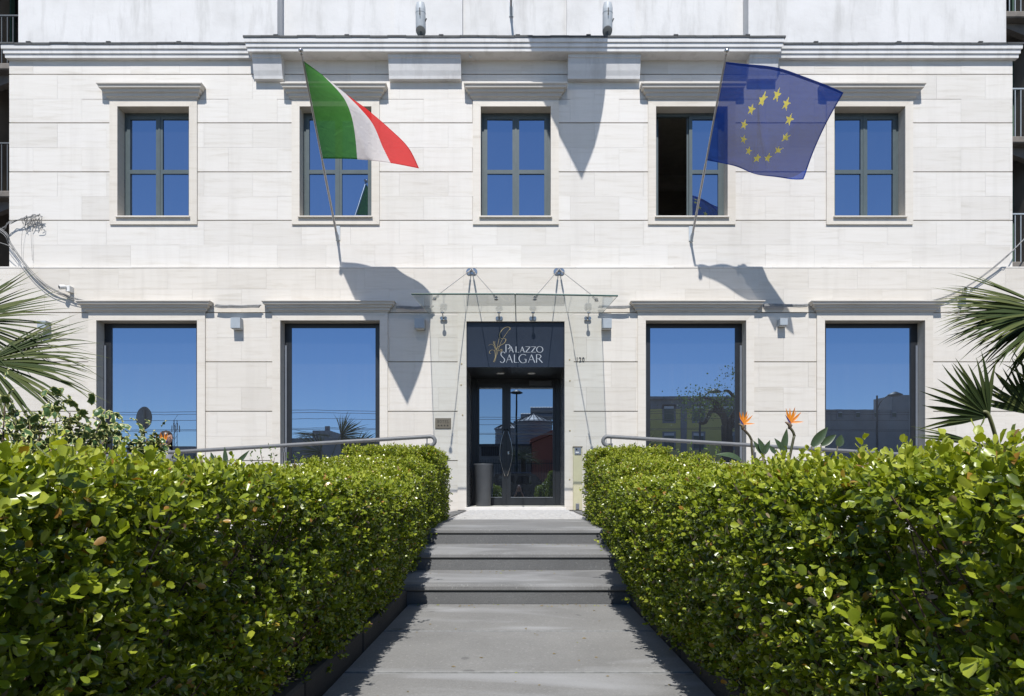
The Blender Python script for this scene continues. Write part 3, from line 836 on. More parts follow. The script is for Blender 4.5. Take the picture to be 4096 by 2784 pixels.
for bx, fits in ((1886, ((1738, 1197), (1985, 1196))), (2237, ((2139, 1196), (2386, 1202)))):
    bp = Vector((X(bx, D-0.08), D-0.08, Z(1082, D-0.08)))
    m = MB(); m.lathe([(0.001,0),(0.062,0),(0.066,0.006),(0.066,0.014),(0.001,0.014)], (bp.x-0.045, D-0.002, bp.z), 20, (0,-1,0))
    m.lathe([(0.001,0),(0.062,0),(0.066,0.006),(0.066,0.014),(0.001,0.014)], (bp.x+0.045, D-0.0025, bp.z), 20, (0,-1,0))
    m.ball((bp.x-0.02, D-0.05, bp.z+0.02), 0.022); m.ball((bp.x+0.02, D-0.05, bp.z+0.02), 0.022)
    m.tube([(bp.x-0.02, D-0.01, bp.z), (bp.x-0.02, D-0.06, bp.z+0.01)], 0.014); m.tube([(bp.x+0.02, D-0.01, bp.z), (bp.x+0.02, D-0.06, bp.z+0.01)], 0.014)
    # stirrup hanging off the plates
    st = [(bp.x-0.09, D-0.02, bp.z), (bp.x-0.075, D-0.05, bp.z-0.07), (bp.x-0.03, D-0.07, bp.z-0.105), (bp.x+0.03, D-0.07, bp.z-0.105), (bp.x+0.075, D-0.05, bp.z-0.07), (bp.x+0.09, D-0.02, bp.z)]
    m.build('wall_bracket', M['steel'], canopy, smooth=True)
    for k, (fx, fy) in enumerate(fits):
        q = rod_fit(fx, fy); s0 = bp + Vector(((-0.022 if k == 0 else 0.022), 0.02, 0.01))
        m = MB(); m.tube([s0, q+Vector((0,0,0.03))], 0.008, 8)
        dv = (q-s0).normalized(); m.tube([s0+dv*0.05, s0+dv*0.2], 0.017, 8); m.tube([q-dv*0.2, q-dv*0.06], 0.016, 8)
        m.build('rod', M['satin'], canopy, smooth=True)
        m = MB(); m.lathe([(0.001,-0.02),(0.034,-0.018),(0.036,-0.006),(0.02,0.004),(0.018,0.02),(0.03,0.03),(0.012,0.05),(0.001,0.052)], q, 16); m.build('rod_fitting', M['steel'], canopy, smooth=True)
for px in (1775, 1997, 2131, 2350):
    xx = X(px); zb_ = Z(1275)
    m = MB()
    m.lathe([(0.001,0),(0.034,0),(0.037,0.005),(0.037,0.016),(0.001,0.016)], (xx-0.034, D-PR, zb_), 18, (0,-1,0)); m.lathe([(0.001,0),(0.034,0),(0.037,0.005),(0.037,0.017),(0.001,0.017)], (xx+0.034, D-PR, zb_), 18, (0,-1,0))
    yq = D-0.24; zq = can_z(xx, yq)
    m.tube([(xx, D-PR-0.01, zb_), (xx, D-0.15, zb_+0.01), (xx, yq, zb_+0.06), (xx, yq, zq-0.004)], 0.013, 8)
    m.lathe([(0.001,-0.02),(0.04,-0.016),(0.04,-0.004),(0.001,-0.003)], (xx, yq, zq), 16)
    m.build('spider_bracket', M['steel'], canopy, smooth=True)

# ================================================================ WALL LAMPS (square down-lights)
def wall_lamp(px0, px1, py0, py1, side, label):
    Yf = D-0.16
    x0, x1 = X(px0, Yf), X(px1, Yf); z1, z0 = Z(py0, Yf), Z(py1, Yf)
    r = thing('wall_lamp', ((x0+x1)/2, D, z0), label, 'lamp', 'square lamps along the ground floor wall')
    MB().prism([(D-0.012, z0-0.005), (Yf+0.004, z0), (Yf, z0+0.004), (Yf, z1-0.004), (Yf+0.004, z1), (D-0.012, z1)], x0, x1, 'x').build('housing', M['lamp_grey'], r)
    MB().box(x0+0.02, x1-0.02, D-0.012, D-0.001, z0+0.02, z1-0.02).build('wall_plate', M['dark_frame'], r)
    MB().box(x0+0.015, x1-0.015, Yf+0.015, D-0.03, z0-0.008, z0-0.0055).build('lens', M['white_plastic'], r)
wall_lamp(922, 960, 1270, 1312, 1, 'square grey lamp on the wall between the two left ground floor windows')
wall_lamp(1658, 1697, 1272, 1312, 1, 'square grey lamp just left of the glass canopy')
wall_lamp(2409, 2447, 1273, 1312, 1, 'square grey lamp just right of the glass canopy')
wall_lamp(3121, 3151, 1273, 1300, 1, 'square grey lamp between the two right ground floor windows')
wall_lamp(148, 182, 1282, 1312, 1, 'square grey lamp half hidden behind the left palm fan')

# ================================================================ FLOODLIGHTS on the cornice
def floodlight(px, label):
    Yb = D2-0.24
    base = Vector((X(px+4, Yb), Yb, ZC+0.04))
    r = thing('floodlight', base, label, 'floodlight', 'tubular floodlights on the cornice')
    ax = Vector((0.0, -0.12, 1.0)).normalized()
    c = base + Vector((0, -0.05, 0.07)); rr = 0.098
    # tube with slanted lower face and slanted top
    m = MB(); n = 28; vs = []
    u = Vector((1, 0, 0)); w = ax.cross(u)
    L = 0.58
    for lv in range(5):
        for k in range(n):
            a = 2*math.pi*k/n; p = u*math.cos(a)*rr + w*math.sin(a)*rr
            f = w.normalized().dot(p)/rr
            if lv == 0: h = 0.04 - 0.06*f; s = 0.97
            elif lv == 1: h = 0.05 - 0.06*f; s = 1
            elif lv == 2: h = L*0.72; s = 1
            elif lv == 3: h = L - 0.10 + 0.05*f; s = 1.0
            else: h = L + 0.03*f; s = 0.72
            vs.append(c + ax*h + p*s)
    fs = [(i*n+k, i*n+(k+1)%n, (i+1)*n+(k+1)%n, (i+1)*n+k) for i in range(4) for k in range(n)] + [tuple(range(n-1,-1,-1)), tuple(4*n+k for k in range(n))]
    m.add(vs, fs).build('housing', M['flood'], r, smooth=True)
    m = MB(); m.lathe([(rr*1.01, 0), (rr*1.03, 0.004), (rr*1.03, 0.02), (rr*1.01, 0.024)], c+ax*0.36, 28, ax); m.build('band', M['lamp_grey'], r, smooth=True)
    m = MB(); m.cbox(base.x-0.05, base.x+0.05, Yb-0.10, Yb+0.08, ZC+0.03, ZC+0.045, 0.003); m.box(base.x-0.012, base.x+0.012, Yb-0.06, Yb+0.0, ZC+0.045, c.z+0.12)
    m.build('bracket', M['lead'], r)
    m = MB(); m.tube([c+u*rr*0.9+ax*0.2-Vector((0,0.03,0)), c+u*(rr+0.02)+ax*0.26-Vector((0,0.03,0))], 0.012); m.cbox(c.x-0.008, c.x+0.008, c.y-rr-0.075, c.y-rr-0.02, c.z+0.28, c.z+0.4, 0.003); m.build('clasp', M['lead'], r)
floodlight(1681, 'left grey tubular floodlight standing on the central cornice')
floodlight(2424, 'right grey tubular floodlight standing on the central cornice')

# ================================================================ CCTV cameras, plaque, number, intercom, planter
def cctv(px, py, face, label):
    c = P(px, py, D-0.16); r = thing('security_camera', (c.x, D, c.z), label, 'camera', 'security cameras on the wall')
    MB().cbox(c.x+0.03, c.x+0.11, D-0.13, D-0.002, c.z-0.08, c.z+0.04, 0.006).build('mount', M['white_plastic'], r)
    d = Vector((face*0.55, -0.8, -0.25)).normalized()
    m = MB(); m.lathe([(0.001,0),(0.038,0.004),(0.045,0.02),(0.045,0.10),(0.04,0.12),(0.001,0.12)], c-d*0.05, 18, d); m.build('body', M['white_plastic'], r, smooth=True)
    m = MB(); m.lathe([(0.001,0),(0.028,0),(0.03,0.004),(0.001,0.006)], c+d*0.068, 16, d); m.build('lens', M['black'], r, smooth=True)
cctv(252, 1148, -1, 'white security camera on the wall above the left cables')
cctv(3862, 1155, -1, 'white security camera on the wall beside the right palm')

pq = thing('hotel_plaque', (X(1772), D, Z(1715)), 'small bronze plaque reading HOTEL with four stars', 'plaque')
a, c, u, v = X(1741), X(1804), Z(1715), Z(1673)
MB().cbox(a, c, D-0.014, D-0.001, u, v, 0.002).build('plate', M['bronze'], pq)
M['plaque_dark'] = pbr('dark engraving', (0.03, 0.025, 0.02), rough=0.6)
def text_mesh(name, body, size, x, y, z, mat, parent, ext=0.002, sx=1.0, bold=0.0):
    cu = bpy.data.curves.new('tmp', 'FONT'); cu.body = body; cu.size = size; cu.extrude = ext; cu.align_x = 'CENTER'; cu.offset = bold
    cu.resolution_u = 3
    o = bpy.data.objects.new('tmp', cu); COL.objects.link(o)
    dg = bpy.context.evaluated_depsgraph_get(); me = bpy.data.meshes.new_from_object(o.evaluated_get(dg))
    bpy.data.objects.remove(o); bpy.data.curves.remove(cu)
    mb = MB(); mb.v = [(x + p.co.x*sx, y - p.co.z, z + p.co.y) for p in me.vertices]; mb.f = [tuple(p.vertices) for p in me.polygons]
    bpy.data.meshes.remove(me)
    return mb.build(name, mat, parent)
# slab-serif HOTEL
def slab_letters(word, x0, x1, z0, z1, y):
    n = len(word); cw = (x1-x0)/n; w = 0.13*cw; s = (z1-z0)*0.10
    for i, ch in enumerate(word):
        a = x0+i*cw+cw*0.08; b = x0+(i+1)*cw-cw*0.08; m = MB(); B = lambda p, q, r_, t: m.box(p, q, y-0.002, y, r_, t)
        ww = b-a
        if ch == 'H':
            for xx in (a+ww*.2, b-ww*.2-w): B(xx, xx+w, z0+s, z1-s); B(xx-w*.7, xx+w*1.7, z0, z0+s); B(xx-w*.7, xx+w*1.7, z1-s, z1)
            B(a+ww*.2+w, b-ww*.2-w, (z0+z1)/2-s*.5, (z0+z1)/2+s*.5)
        if ch == 'O':
            k = 16; pts = [((a+b)/2+ww*.40*math.sin(2*math.pi*j/k), (z0+z1)/2+(z1-z0)*.46*math.cos(2*math.pi*j/k)) for j in range(k+1)]; ribbon(m, pts, w, y-0.002, y)
        if ch == 'T':
            xm = (a+b)/2; B(xm-w/2, xm+w/2, z0+s, z1-s); B(xm-w*1.1, xm+w*1.1, z0, z0+s); B(a+ww*.08, b-ww*.08, z1-s, z1); B(a+ww*.08, a+ww*.08+w*.5, z1-3*s, z1-s); B(b-ww*.08-w*.5, b-ww*.08, z1-3*s, z1-s)
        if ch in 'EL':
            xx = a+ww*.18; B(xx, xx+w, z0+s, z1-s); B(xx-w*.7, b-ww*.08, z0, z0+s); B(b-ww*.08-w*.5, b-ww*.08, z0+s, z0+3*s)
            if ch == 'E': B(xx-w*.7, b-ww*.08, z1-s, z1); B(b-ww*.08-w*.5, b-ww*.08, z1-3*s, z1-s); B(xx+w, b-ww*.35, (z0+z1)/2-s*.5, (z0+z1)/2+s*.5)
            else: B(xx-w*.7, xx+w*1.7, z1-s, z1)
        m.build('letter', M['plaque_dark'], pq)
slab_letters('HOTEL', X(1748), X(1798), Z(1692.5), Z(1681), D-0.0145)
def star_poly(cx, cz, r, rot=0.0, inner=0.40):
    return [(cx + (r if k % 2 == 0 else r*inner)*math.sin(math.pi*k/5+rot), cz + (r if k % 2 == 0 else r*inner)*math.cos(math.pi*k/5+rot)) for k in range(10)]
for k in range(4):
    pts = star_poly(X(1754.5+k*12.1), Z(1702.5), 0.024); m = MB()
    vs = [(p[0], D-0.0165, p[1]) for p in pts] + [(X(1754.5+k*12.1), D-0.0165, Z(1702.5))]
    m.add(vs, [(i, (i+1) % 10, 10) for i in range(10)]).build('star', M['plaque_dark'], pq)
m = MB()
for (p, q, r_, t) in ((a+.008, c-.008, u+.006, u+.009), (a+.008, c-.008, v-.009, v-.006), (a+.008, a+.011, u+.009, v-.009), (c-.011, c-.008, u+.009, v-.009)): m.box(p, q, D-0.0152, D-0.014, r_, t)
m.build('border', M['plaque_dark'], pq)

num = thing('house_number', (X(2321), D, Z(1448)), 'dark metal house number 120 beside the door', 'house number')
for ch, px in (('1', 2308.5), ('2', 2320.5), ('0', 2333)):
    text_mesh('digit', ch, 0.135, X(px), D-0.007, Z(1448), M['dark_frame'], num, 0.004, 0.74, 0.0015)

ic = thing('intercom_post', (X(2310), D-0.1, ZL), 'cream intercom post standing right of the door', 'intercom')
a, c = X(2293, D-0.12), X(2329, D-0.12)
MB().cbox(a, c, D-0.12, D-0.034, ZL-0.005, Z(1789, D-0.12), 0.004).build('post', M['cream_post'], ic)
MB().cbox(a-0.008, c+0.008, D-0.135, D-0.033, Z(1789, D-0.12)+0.001, Z(1786, D-0.12)+0.004, 0.002).build('cap', M['bronze'], ic)
pa = MB().cbox(X(2298, D-.13), X(2325, D-.13), D-0.135, D-0.121, Z(1818, D-.13), Z(1790, D-.13), 0.003).build('panel', M['satin'], ic)
MB().cbox(X(2303, D-.13), X(2309, D-.13), D-0.139, D-0.1355, Z(1801, D-.13), Z(1794, D-.13), 0.001).build('screen', M['black'], pa)
MB().cbox(X(2302, D-.13), X(2316, D-.13), D-0.138, D-0.1355, Z(1812, D-.13), Z(1807, D-.13), 0.001).build('name_strip', M['white_plastic'], pa)
MB().cbox(X(2303, D-.13), X(2317, D-.13), D-0.136, D-0.121, ZL+0.01, ZL+0.13, 0.003).build('foot_plate', M['satin'], ic)

py_ = D+1.0
cxp = X(1933, py_); zb0 = ZL+0.048
pl = thing('tall_planter', (cxp, py_, zb0), 'tall charcoal tapered planter standing left inside the doorway', 'planter')
MB().lathe([(0.001,0),(0.148,0),(0.155,0.01),(0.198,0.86),(0.205,0.872),(0.207,0.895),(0.203,0.905),(0.19,0.905),(0.185,0.88),(0.001,0.87)], (cxp, py_, zb0), 40).build('body', M['bin'], pl, smooth=True)

# brass studs on the entrance surround
for i, (px, py) in enumerate(((1847, 1457), (1845, 1541), (1851, 1661), (2278, 1440), (2279, 1524), (2279, 1723), (2278, 1918))):
    MB().cbox(X(px)-0.013, X(px)+0.013, D-PR-0.01, D-PR-0.0005, Z(py)-0.013, Z(py)+0.013, 0.003).build('brass_stud', M['gold'], ent)

# ================================================================ RAMP PARAPETS AND HANDRAILS
YR = 9.95
def parapet(sgn, label, lrail):
    sx = lambda px: VX + sgn*(px-VX)
    xe = sgn*1.28
    def ztop(x): return 1.395 - 0.062*(abs(x)-1.28)
    r = thing('ramp_parapet', (xe, YR+0.13, 0), label, 'wall', 'low walls beside the ramps')
    # stone blocks following the slope
    b = abs(xe); k = 0
    while b < 8.5:
        e = min(b+0.98, 8.5); xa, xb = sgn*(b+0.002), sgn*(e-0.002)
        for lo, hi in ((0.0, 0.5), (0.5, 1.0)):
            def zq(x, t): 
                base = -0.1
                return base + (ztop(x)-0.052-base)*t
            p = [(xa, zq(xa, lo)+0.002), (xb, zq(xb, lo)+0.002), (xb, zq(xb, hi)-0.002), (xa, zq(xa, hi)-0.002)]
            MB().prism(p, YR, YR+0.24).build('stone_slab', M['trav'], r)
        MB().prism([(xa, ztop(xa)-0.05), (xb, ztop(xb)-0.05), (xb, ztop(xb)), (xa, ztop(xa))], YR-0.03, YR+0.27).build('coping', M['trav'], r)
        b = e; k += 1
    # rail
    h = thing('handrail', (xe, YR+0.12, 1.4), lrail, 'handrail', 'handrails on the ramp walls')
    Yh = YR+0.12
    pa = (VX - 1722, 1746); pb = (VX - 300, 1832)
    def pt(dpx, py): return Vector((sgn*dpx/F*Yh, Yh, Z(py, Yh)))
    start = pt(*pa); end = pt(VX-(-250), 1866)
    c = start + Vector((0, 0, -0.066)); pts = []
    for k in range(9):
        a = -math.pi*0.62 + math.pi*(0.62+0.5)*k/8
        pts.append(c + Vector((-sgn*math.cos(a)*0.066, 0, math.sin(a)*0.066)))
    pts.append(start + (end-start)*0.02)
    for k in range(1, 10): pts.append(start + (end-start)*k/9)
    MB().tube(pts, 0.0285, 12).build('rail', M['rail'], h, smooth='all')
    for dpx in (VX-1708, VX-1136, VX-560, VX-0):
        t = (dpx/F*Yh - abs(start.x))/(abs(end.x)-abs(start.x)); q = start + (end-start)*t
        zt_ = ztop(q.x)
        m = MB(); m.box(q.x-0.022, q.x-0.008, Yh-0.03, Yh+0.03, zt_-0.01, q.z-0.10); m.box(q.x+0.008, q.x+0.022, Yh-0.03, Yh+0.03, zt_-0.01, q.z-0.10)
        m.tube([(q.x, Yh, q.z-0.16), (q.x, Yh, q.z-0.02)], 0.009, 8)
        m.build('post', M['rail'], h)
parapet(-1, 'travertine ramp wall behind the left hedge', 'grey tubular handrail left of the door, curled at its end')
parapet(1, 'travertine ramp wall behind the right hedge', 'grey tubular handrail right of the door, curled at its end')

# ================================================================ CABLES ON THE WALL
def cable(pts, r, name, label, jit=0.004, group='cables strung on the facade'):
    m = MB()
    for k, off in enumerate(((0, 0), (0.025, 0.012), (-0.012, -0.028))[:3 if r > 0.008 else 1]):
        q = [P(px, py, Yv) + Vector((off[0]+random.uniform(-jit, jit), -abs(off[1])*0.5, off[1]+random.uniform(-jit, jit))) for px, py, Yv in pts]
        sm = [Vector(v) for v in smooth_pts([tuple(p) for p in q], 5)]
        m.tube(sm, r*(1 if k == 0 else 0.6), 6)
    return m.build(name, M['cable'], org=P(*pts[0]), label=label, cat='cable', group=group, smooth='all')
cable([(-200, 820, D+0.8), (0, 918, D-0.1), (40, 975, D-0.12), (85, 1040, D-0.10), (140, 1105, D-0.09), (205, 1155, D-0.08), (290, 1193, D-0.06), (345, 1206, D-0.05)], 0.010, 'cable_bundle', 'sagging grey cable bundle on the wall at far left')
cable([(-200, 930, D+0.8), (0, 970, D-0.05), (55, 1000, D-0.10), (95, 1050, D-0.1), (150, 1116, D-0.08), (210, 1165, D-0.06), (255, 1180, D-0.05), (300, 1205, D-0.05)], 0.0075, 'cable', 'thin grey cable joining the bundle at far left')
for a_, c_, py, lab in ((862, 1040, 1222, 'cable run between the hoods of the two left ground floor windows'), (1586, 1730, 1226, 'cable run from the hood to the left end of the canopy'),
                  (2395, 2520, 1224, 'cable run from the right end of the canopy to the hood'), (3056, 3232, 1219, 'cable run between the hoods of the two right ground floor windows')):
    n = 6
    cable([(a_+(c_-a_)*k/n, py+3*math.sin(math.pi*k/n)+random.uniform(-1.5, 1.5), D-0.10) for k in range(n+1)], 0.021, 'cable_run', lab)
cable([(4200, 850, D+0.8), (4062, 990, D-0.08), (4020, 1030, D-0.12), (3960, 1080, D-0.1), (3890, 1130, D-0.09), (3810, 1175, D-0.08), (3740, 1200, D-0.06), (3680, 1212, D-0.05)], 0.010, 'cable_bundle', 'sagging grey cable bundle on the wall at far right')
# frayed knot of old wire
m = MB()
q = [P(px, py, D2-0.1) for px, py in ((-60, 960), (0, 920), (40, 892), (90, 875), (130, 862), (165, 862))]
for s in range(3): m.tube([v + Vector((random.uniform(-.02,.02), random.uniform(-.02,.02), random.uniform(-.03,.03))) for v in [Vector(t) for t in smooth_pts([tuple(t) for t in q], 4)]], 0.007, 5)
for s in range(26):
    px = random.uniform(98, 168); py = random.uniform(860, 885); L = random.uniform(12, 55) if s > 1 else 180
    p0 = P(px, py, D2-random.uniform(0.04, 0.12)); p1 = P(px+random.uniform(-16, 10), py+L, D2-0.03)
    md = (p0+p1)/2 + Vector((random.uniform(-.05,.05), random.uniform(-.03,.0), random.uniform(-.02,.04)))
    m.tube([Vector(t) for t in smooth_pts([tuple(p0), tuple(md), tuple(p1)], 4)], 0.0055 if L < 80 else 0.003, 5)
m.build('wire_tangle', M['cable'], org=P(130, 862, D2), label='frayed tangle of old wires high on the left edge of the wall', cat='wires')
# small hooks under the central cornice
for px, lab in ((1878, 'small white cable hook under the cornice beside the left corbel'),):
    MB().tube([(X(px, D2-.2), D2-.2, 9.56), (X(px, D2-.2), D2-.2, 9.49), (X(px, D2-.2)+.03, D2-.2, 9.46), (X(px, D2-.2)+.03, D2-.2, 9.50)], 0.012, 6).build('cornice_hook', M['white_plastic'], org=(X(px, D2), D2-.2, 9.56), label=lab, cat='hook', smooth='all')

# ================================================================ FLAGS
def fabric(name, stops_or_col, transp, transl=0.45, stripes=None):
    t = NT(name); t.t.nodes.remove(t.b)
    if stripes:
        at = t.n('ShaderNodeAttribute'); at.attribute_name = 'fly'
        r = t.n('ShaderNodeValToRGB'); r.color_ramp.interpolation = 'CONSTANT'; e = r.color_ramp.elements
        while len(e) < len(stripes): e.new(0.5)
        for el, (p, c) in zip(e, stripes): el.position = p; el.color = (*c, 1)
        t.l(at.outputs['Fac'], r.inputs[0]); col = r.outputs[0]
    else:
        rgb = t.n('ShaderNodeRGB'); rgb.outputs[0].default_value = (*stops_or_col, 1); col = rgb.outputs[0]
    df = t.n('ShaderNodeBsdfDiffuse'); tl = t.n('ShaderNodeBsdfTranslucent'); tr = t.n('ShaderNodeBsdfTransparent')
    t.l(col, df.inputs['Color']); t.l(col, tl.inputs['Color'])
    wv = t.n('ShaderNodeBump'); wv.inputs['Strength'].default_value = 0.5; wv.inputs['Distance'].default_value = 0.03
    t.l(t.noise(t.coord((1,1,1)), 5.0, 4, 0.5, 1.2), wv.inputs['Height']); t.l(wv.outputs[0], df.inputs['Normal']); t.l(wv.outputs[0], tl.inputs['Normal'])
    m1 = t.n('ShaderNodeMixShader'); m1.inputs[0].default_value = transl; t.l(df.outputs[0], m1.inputs[1]); t.l(tl.outputs[0], m1.inputs[2])
    m2 = t.n('ShaderNodeMixShader'); m2.inputs[0].default_value = transp; t.l(m1.outputs[0], m2.inputs[1]); t.l(tr.outputs[0], m2.inputs[2])
    t.l(m2.outputs[0], t.out.inputs['Surface']); return t.m
M['tricolour'] = fabric('green white red flag cloth', None, 0.05, 0.5, [(0.0, (0.07, 0.235, 0.05)), (0.34, (0.78, 0.74, 0.74)), (0.675, (0.72, 0.05, 0.05))])
M['eu'] = fabric('blue flag cloth', (0.018, 0.058, 0.31), 0.13, 0.40)
M['plain_flag'] = fabric('plain pale flag cloth', (0.6, 0.6, 0.62), 0.10, 0.3)
M['star_yellow'] = fabric('yellow star print', (0.80, 0.70, 0.16), 0.0, 0.5)

def shadow_px(p, Yw):
    # where the sun throws a point onto the wall plane (for checking the pose)
    t = Yw - p.y; q = Vector((p.x+SUN_K*t, Yw, p.z-SUN_A*t)); return (VX+q.x/Yw*F, VY-(q.z-CZ)/Yw*F)
class Patch:
    # Coons patch from four edge curves (u along the fly, v from top to bottom of the hoist)
    def __init__(s, top, bottom, hoist, fly, ripple):
        s.t, s.b, s.h, s.f, s.r = top, bottom, hoist, fly, ripple
    @staticmethod
    def ev(c, t):
        n = len(c)-1; i = min(int(t*n), n-1); k = t*n-i
        p0, p1, p2, p3 = c[max(i-1,0)], c[i], c[i+1], c[min(i+2,n)]
        return 0.5*((2*p1)+(p2-p0)*k+(2*p0-5*p1+4*p2-p3)*k*k+(3*p1-p0-3*p2+p3)*k**3)
    def __call__(s, u, v):
        e = s.ev; C = ((1-u)*(1-v))*s.t[0] + (u*(1-v))*s.t[-1] + ((1-u)*v)*s.b[0] + (u*v)*s.b[-1]
        return (1-v)*e(s.t,u) + v*e(s.b,u) + (1-u)*e(s.h,v) + u*e(s.f,v) - C + s.r(u, v)
def flag(name, label, patch, mat, base, tip, parts=None, nu=60, nv=40):
    r = thing(name, base, label, 'flag', 'flags on poles')
    m = MB(); m.sheet(lambda u, v: patch(u, v), nu, nv)
    cl = m.build('cloth', mat, r, smooth='all')
    at = cl.data.attributes.new('fly', 'FLOAT', 'POINT')
    at.data.foreach_set('value', np.array([i/nu for j in range(nv+1) for i in range(nu+1)], dtype=np.float32))
    hm = MB(); up_ = Vector((0, -0.004, 0))
    hm.sheet(lambda u, v: patch(u, 0.03*v)+up_, 60, 1); hm.sheet(lambda u, v: patch(u, 0.975+0.025*v)+up_, 60, 1); hm.sheet(lambda u, v: patch(0.982+0.018*u, 0.03+0.945*v)+up_, 1, 40)
    ho_ = hm.build('hem', mat, cl, smooth='all'); ah = ho_.data.attributes.new('fly', 'FLOAT', 'POINT')
    ah.data.foreach_set('value', np.array([i/60 for j in range(2) for i in range(61)]*2 + [0.99]*82, dtype=np.float32))
    d = (tip-base).normalized()
    m = MB(); m.tube([base+d*0.02, base+(tip-base)*0.45], 0.0235, 12); m.build('pole', M['satin'], r, smooth=True)
    m = MB(); m.tube([base+(tip-base)*0.44, tip], 0.018, 12); m.build('pole_upper', M['satin'], r, smooth=True)
    m = MB(); m.ball(tip+d*0.05, 0.042, 16, 10); m.lathe([(0.02, -0.02), (0.024, 0.0), (0.015, 0.02)], tip, 12, d); m.build('finial', M['steel'], r, smooth=True)
    m = MB(); m.cbox(base.x-0.045, base.x+0.045, base.y+0.03, base.y+0.045, base.z-0.02, base.z+0.28, 0.006); m.box(base.x-0.02, base.x+0.02, base.y-0.01, base.y+0.03, base.z+0.0, base.z+0.09)
    m.tube([base-d*0.03, base+d*0.14], 0.031, 12); m.build('wall_bracket', M['flood'], r)
    m = MB()
    for k in (0.0, 1.0):
        q = patch(0, k); m.tube([q, base + d*((q-base).dot(d))], 0.009, 6)
    m.build('tie', M['steel'], r)
    return r, cl
def pole_pts(bx, by, tx, ty, p):
    base = P(bx, by, D2-0.045); tip = P(tx, ty, D2-p); return base, tip
# --- Italian tricolour, left
bI, tI = pole_pts(1350, 955, 1206, 216, 2.20)
on = lambda b, t, k: b + (t-b)*k
hI_ = lambda k: on(bI, tI, k) + Vector((0.02, -0.005, 0.0))
hI = [hI_(k) for k in (0.965, 0.80, 0.63, 0.475)]
FT = P(1462, 432, D-2.95); FB = P(1677, 674, D-1.30)
dvec = Vector
T0, H0 = hI[0], hI[-1]
topI = [T0, T0.lerp(FT, .33)+dvec((0.03,0.03,0.03)), T0.lerp(FT, .67)+dvec((0.04,0.02,0.02)), FT]
botI = [H0, H0.lerp(FB, .33)+dvec((-.02,0.05,0.05)), H0.lerp(FB, .67)+dvec((0,0.02,0.02)), FB]
flyI = [FT, FT.lerp(FB, .33)+dvec((0.10,0,0.10)), FT.lerp(FB, .67)+dvec((0.12,0,0.13)), FB]
def ripI(u, v):
    a = math.sin(math.pi*v)*math.sin(math.pi*min(u*1.15, 1))
    w = 0.05*u*math.sin(9*u+4*v) + 0.018*math.sin(21*u-7*v)*u*v
    return Vector((0.03*a, 0.26*a + w, -0.10*a + 0.3*w))
GI = [[hI_(0.965), P(1290, 300, D2-2.48), P(1382, 374, D2-2.80), P(1462, 432, D2-3.07)],
      [hI_(0.80), P(1378, 400, D2-2.10), P(1480, 482, D2-2.35), P(1556, 512, D2-2.58)],
      [hI_(0.64), P(1412, 520, D2-1.60), P(1524, 580, D2-1.78), P(1634, 590, D2-1.98)],
      [hI_(0.475), P(1425, 637, D2-1.12), P(1560, 652, D2-1.26), P(1677, 674, D2-1.42)]]
def pI(u, v):
    rows = [Patch.ev(r_, u) for r_ in GI]; p = Patch.ev(rows, v)
    w = 0.035*u*math.sin(8*u+5*v)*math.sin(math.pi*v) + 0.016*math.sin(19*u-8*v)*u*v
    c = 0.16*math.exp(-((u-0.22-0.25*v)/0.045)**2)*v*v*(1-v)*4 + 0.09*math.exp(-((u-0.85+0.15*v)/0.035)**2)*math.sin(math.pi*v) + 0.06*math.exp(-((u-0.55-0.2*v)/0.03)**2)*math.sin(math.pi*v)
    return p + Vector((0, w + c, 0.4*w))
flag('flag', 'green, white and red tricolour flag on the left pole', pI, M['tricolour'], bI, tI)
# --- European flag, right
bE, tE = pole_pts(2766, 958, 2904, 218, 2.24)
hE = [on(bE, tE, k) + Vector((0.02, -0.005, 0.0)) for k in (0.965, 0.80, 0.63, 0.47)]
FTe = P(3374, 371, D-2.38); FBe = P(3214, 717, D-1.6)
T0, H0 = hE[0], hE[-1]
topE = [T0, T0.lerp(FTe, .33)+dvec((0,0.0,0.10)), T0.lerp(FTe, .67)+dvec((0,0,0.11)), FTe]
botE = [H0, H0.lerp(FBe, .33)+dvec((.05,0.16,0.06)), H0.lerp(FBe, .67)+dvec((.06,0.24,0.03)), FBe]
flyE = [FTe, FTe.lerp(FBe, .33)+dvec((.05,0.22,0.12)), FTe.lerp(FBe, .67)+dvec((.06,0.24,0.12)), FBe]
def ripE(u, v):
    a = math.sin(math.pi*v)*math.sin(math.pi*u)
    c = (u - (0.30+0.42*v))               # long diagonal crease
    w = 0.12*math.exp(-(c/0.03)**2)*math.sin(math.pi*min(1, v*1.05)) + 0.028*math.sin(17*u+6*v)*v*u + 0.022*math.sin(11*u-3*v)*math.sin(math.pi*u)
    w += 0.09*math.exp(-((u-0.80+0.18*v)/0.028)**2)*max(0, math.sin(math.pi*(v-0.25)/0.6)) + 0.07*math.exp(-((u-0.42-0.1*v)/0.025)**2)*max(0, math.sin(math.pi*(v-0.5)/0.5)) + 0.03*math.exp(-((v-0.9-0.1*u)/0.05)**2)*math.sin(14*u)
    return Vector((0, 0.22*a + w, -0.05*a))
pE = Patch(topE, botE, hE, flyE, ripE)
rE, clE = flag('flag', 'blue flag with a ring of yellow stars on the right pole', pE, M['eu'], bE, tE)
NU, NV = 220, 150
UU, VV = np.meshgrid((np.arange(NU)+0.5)/NU, (np.arange(NV)+0.5)/NV)
star_id = np.full((NV, NU), -1)
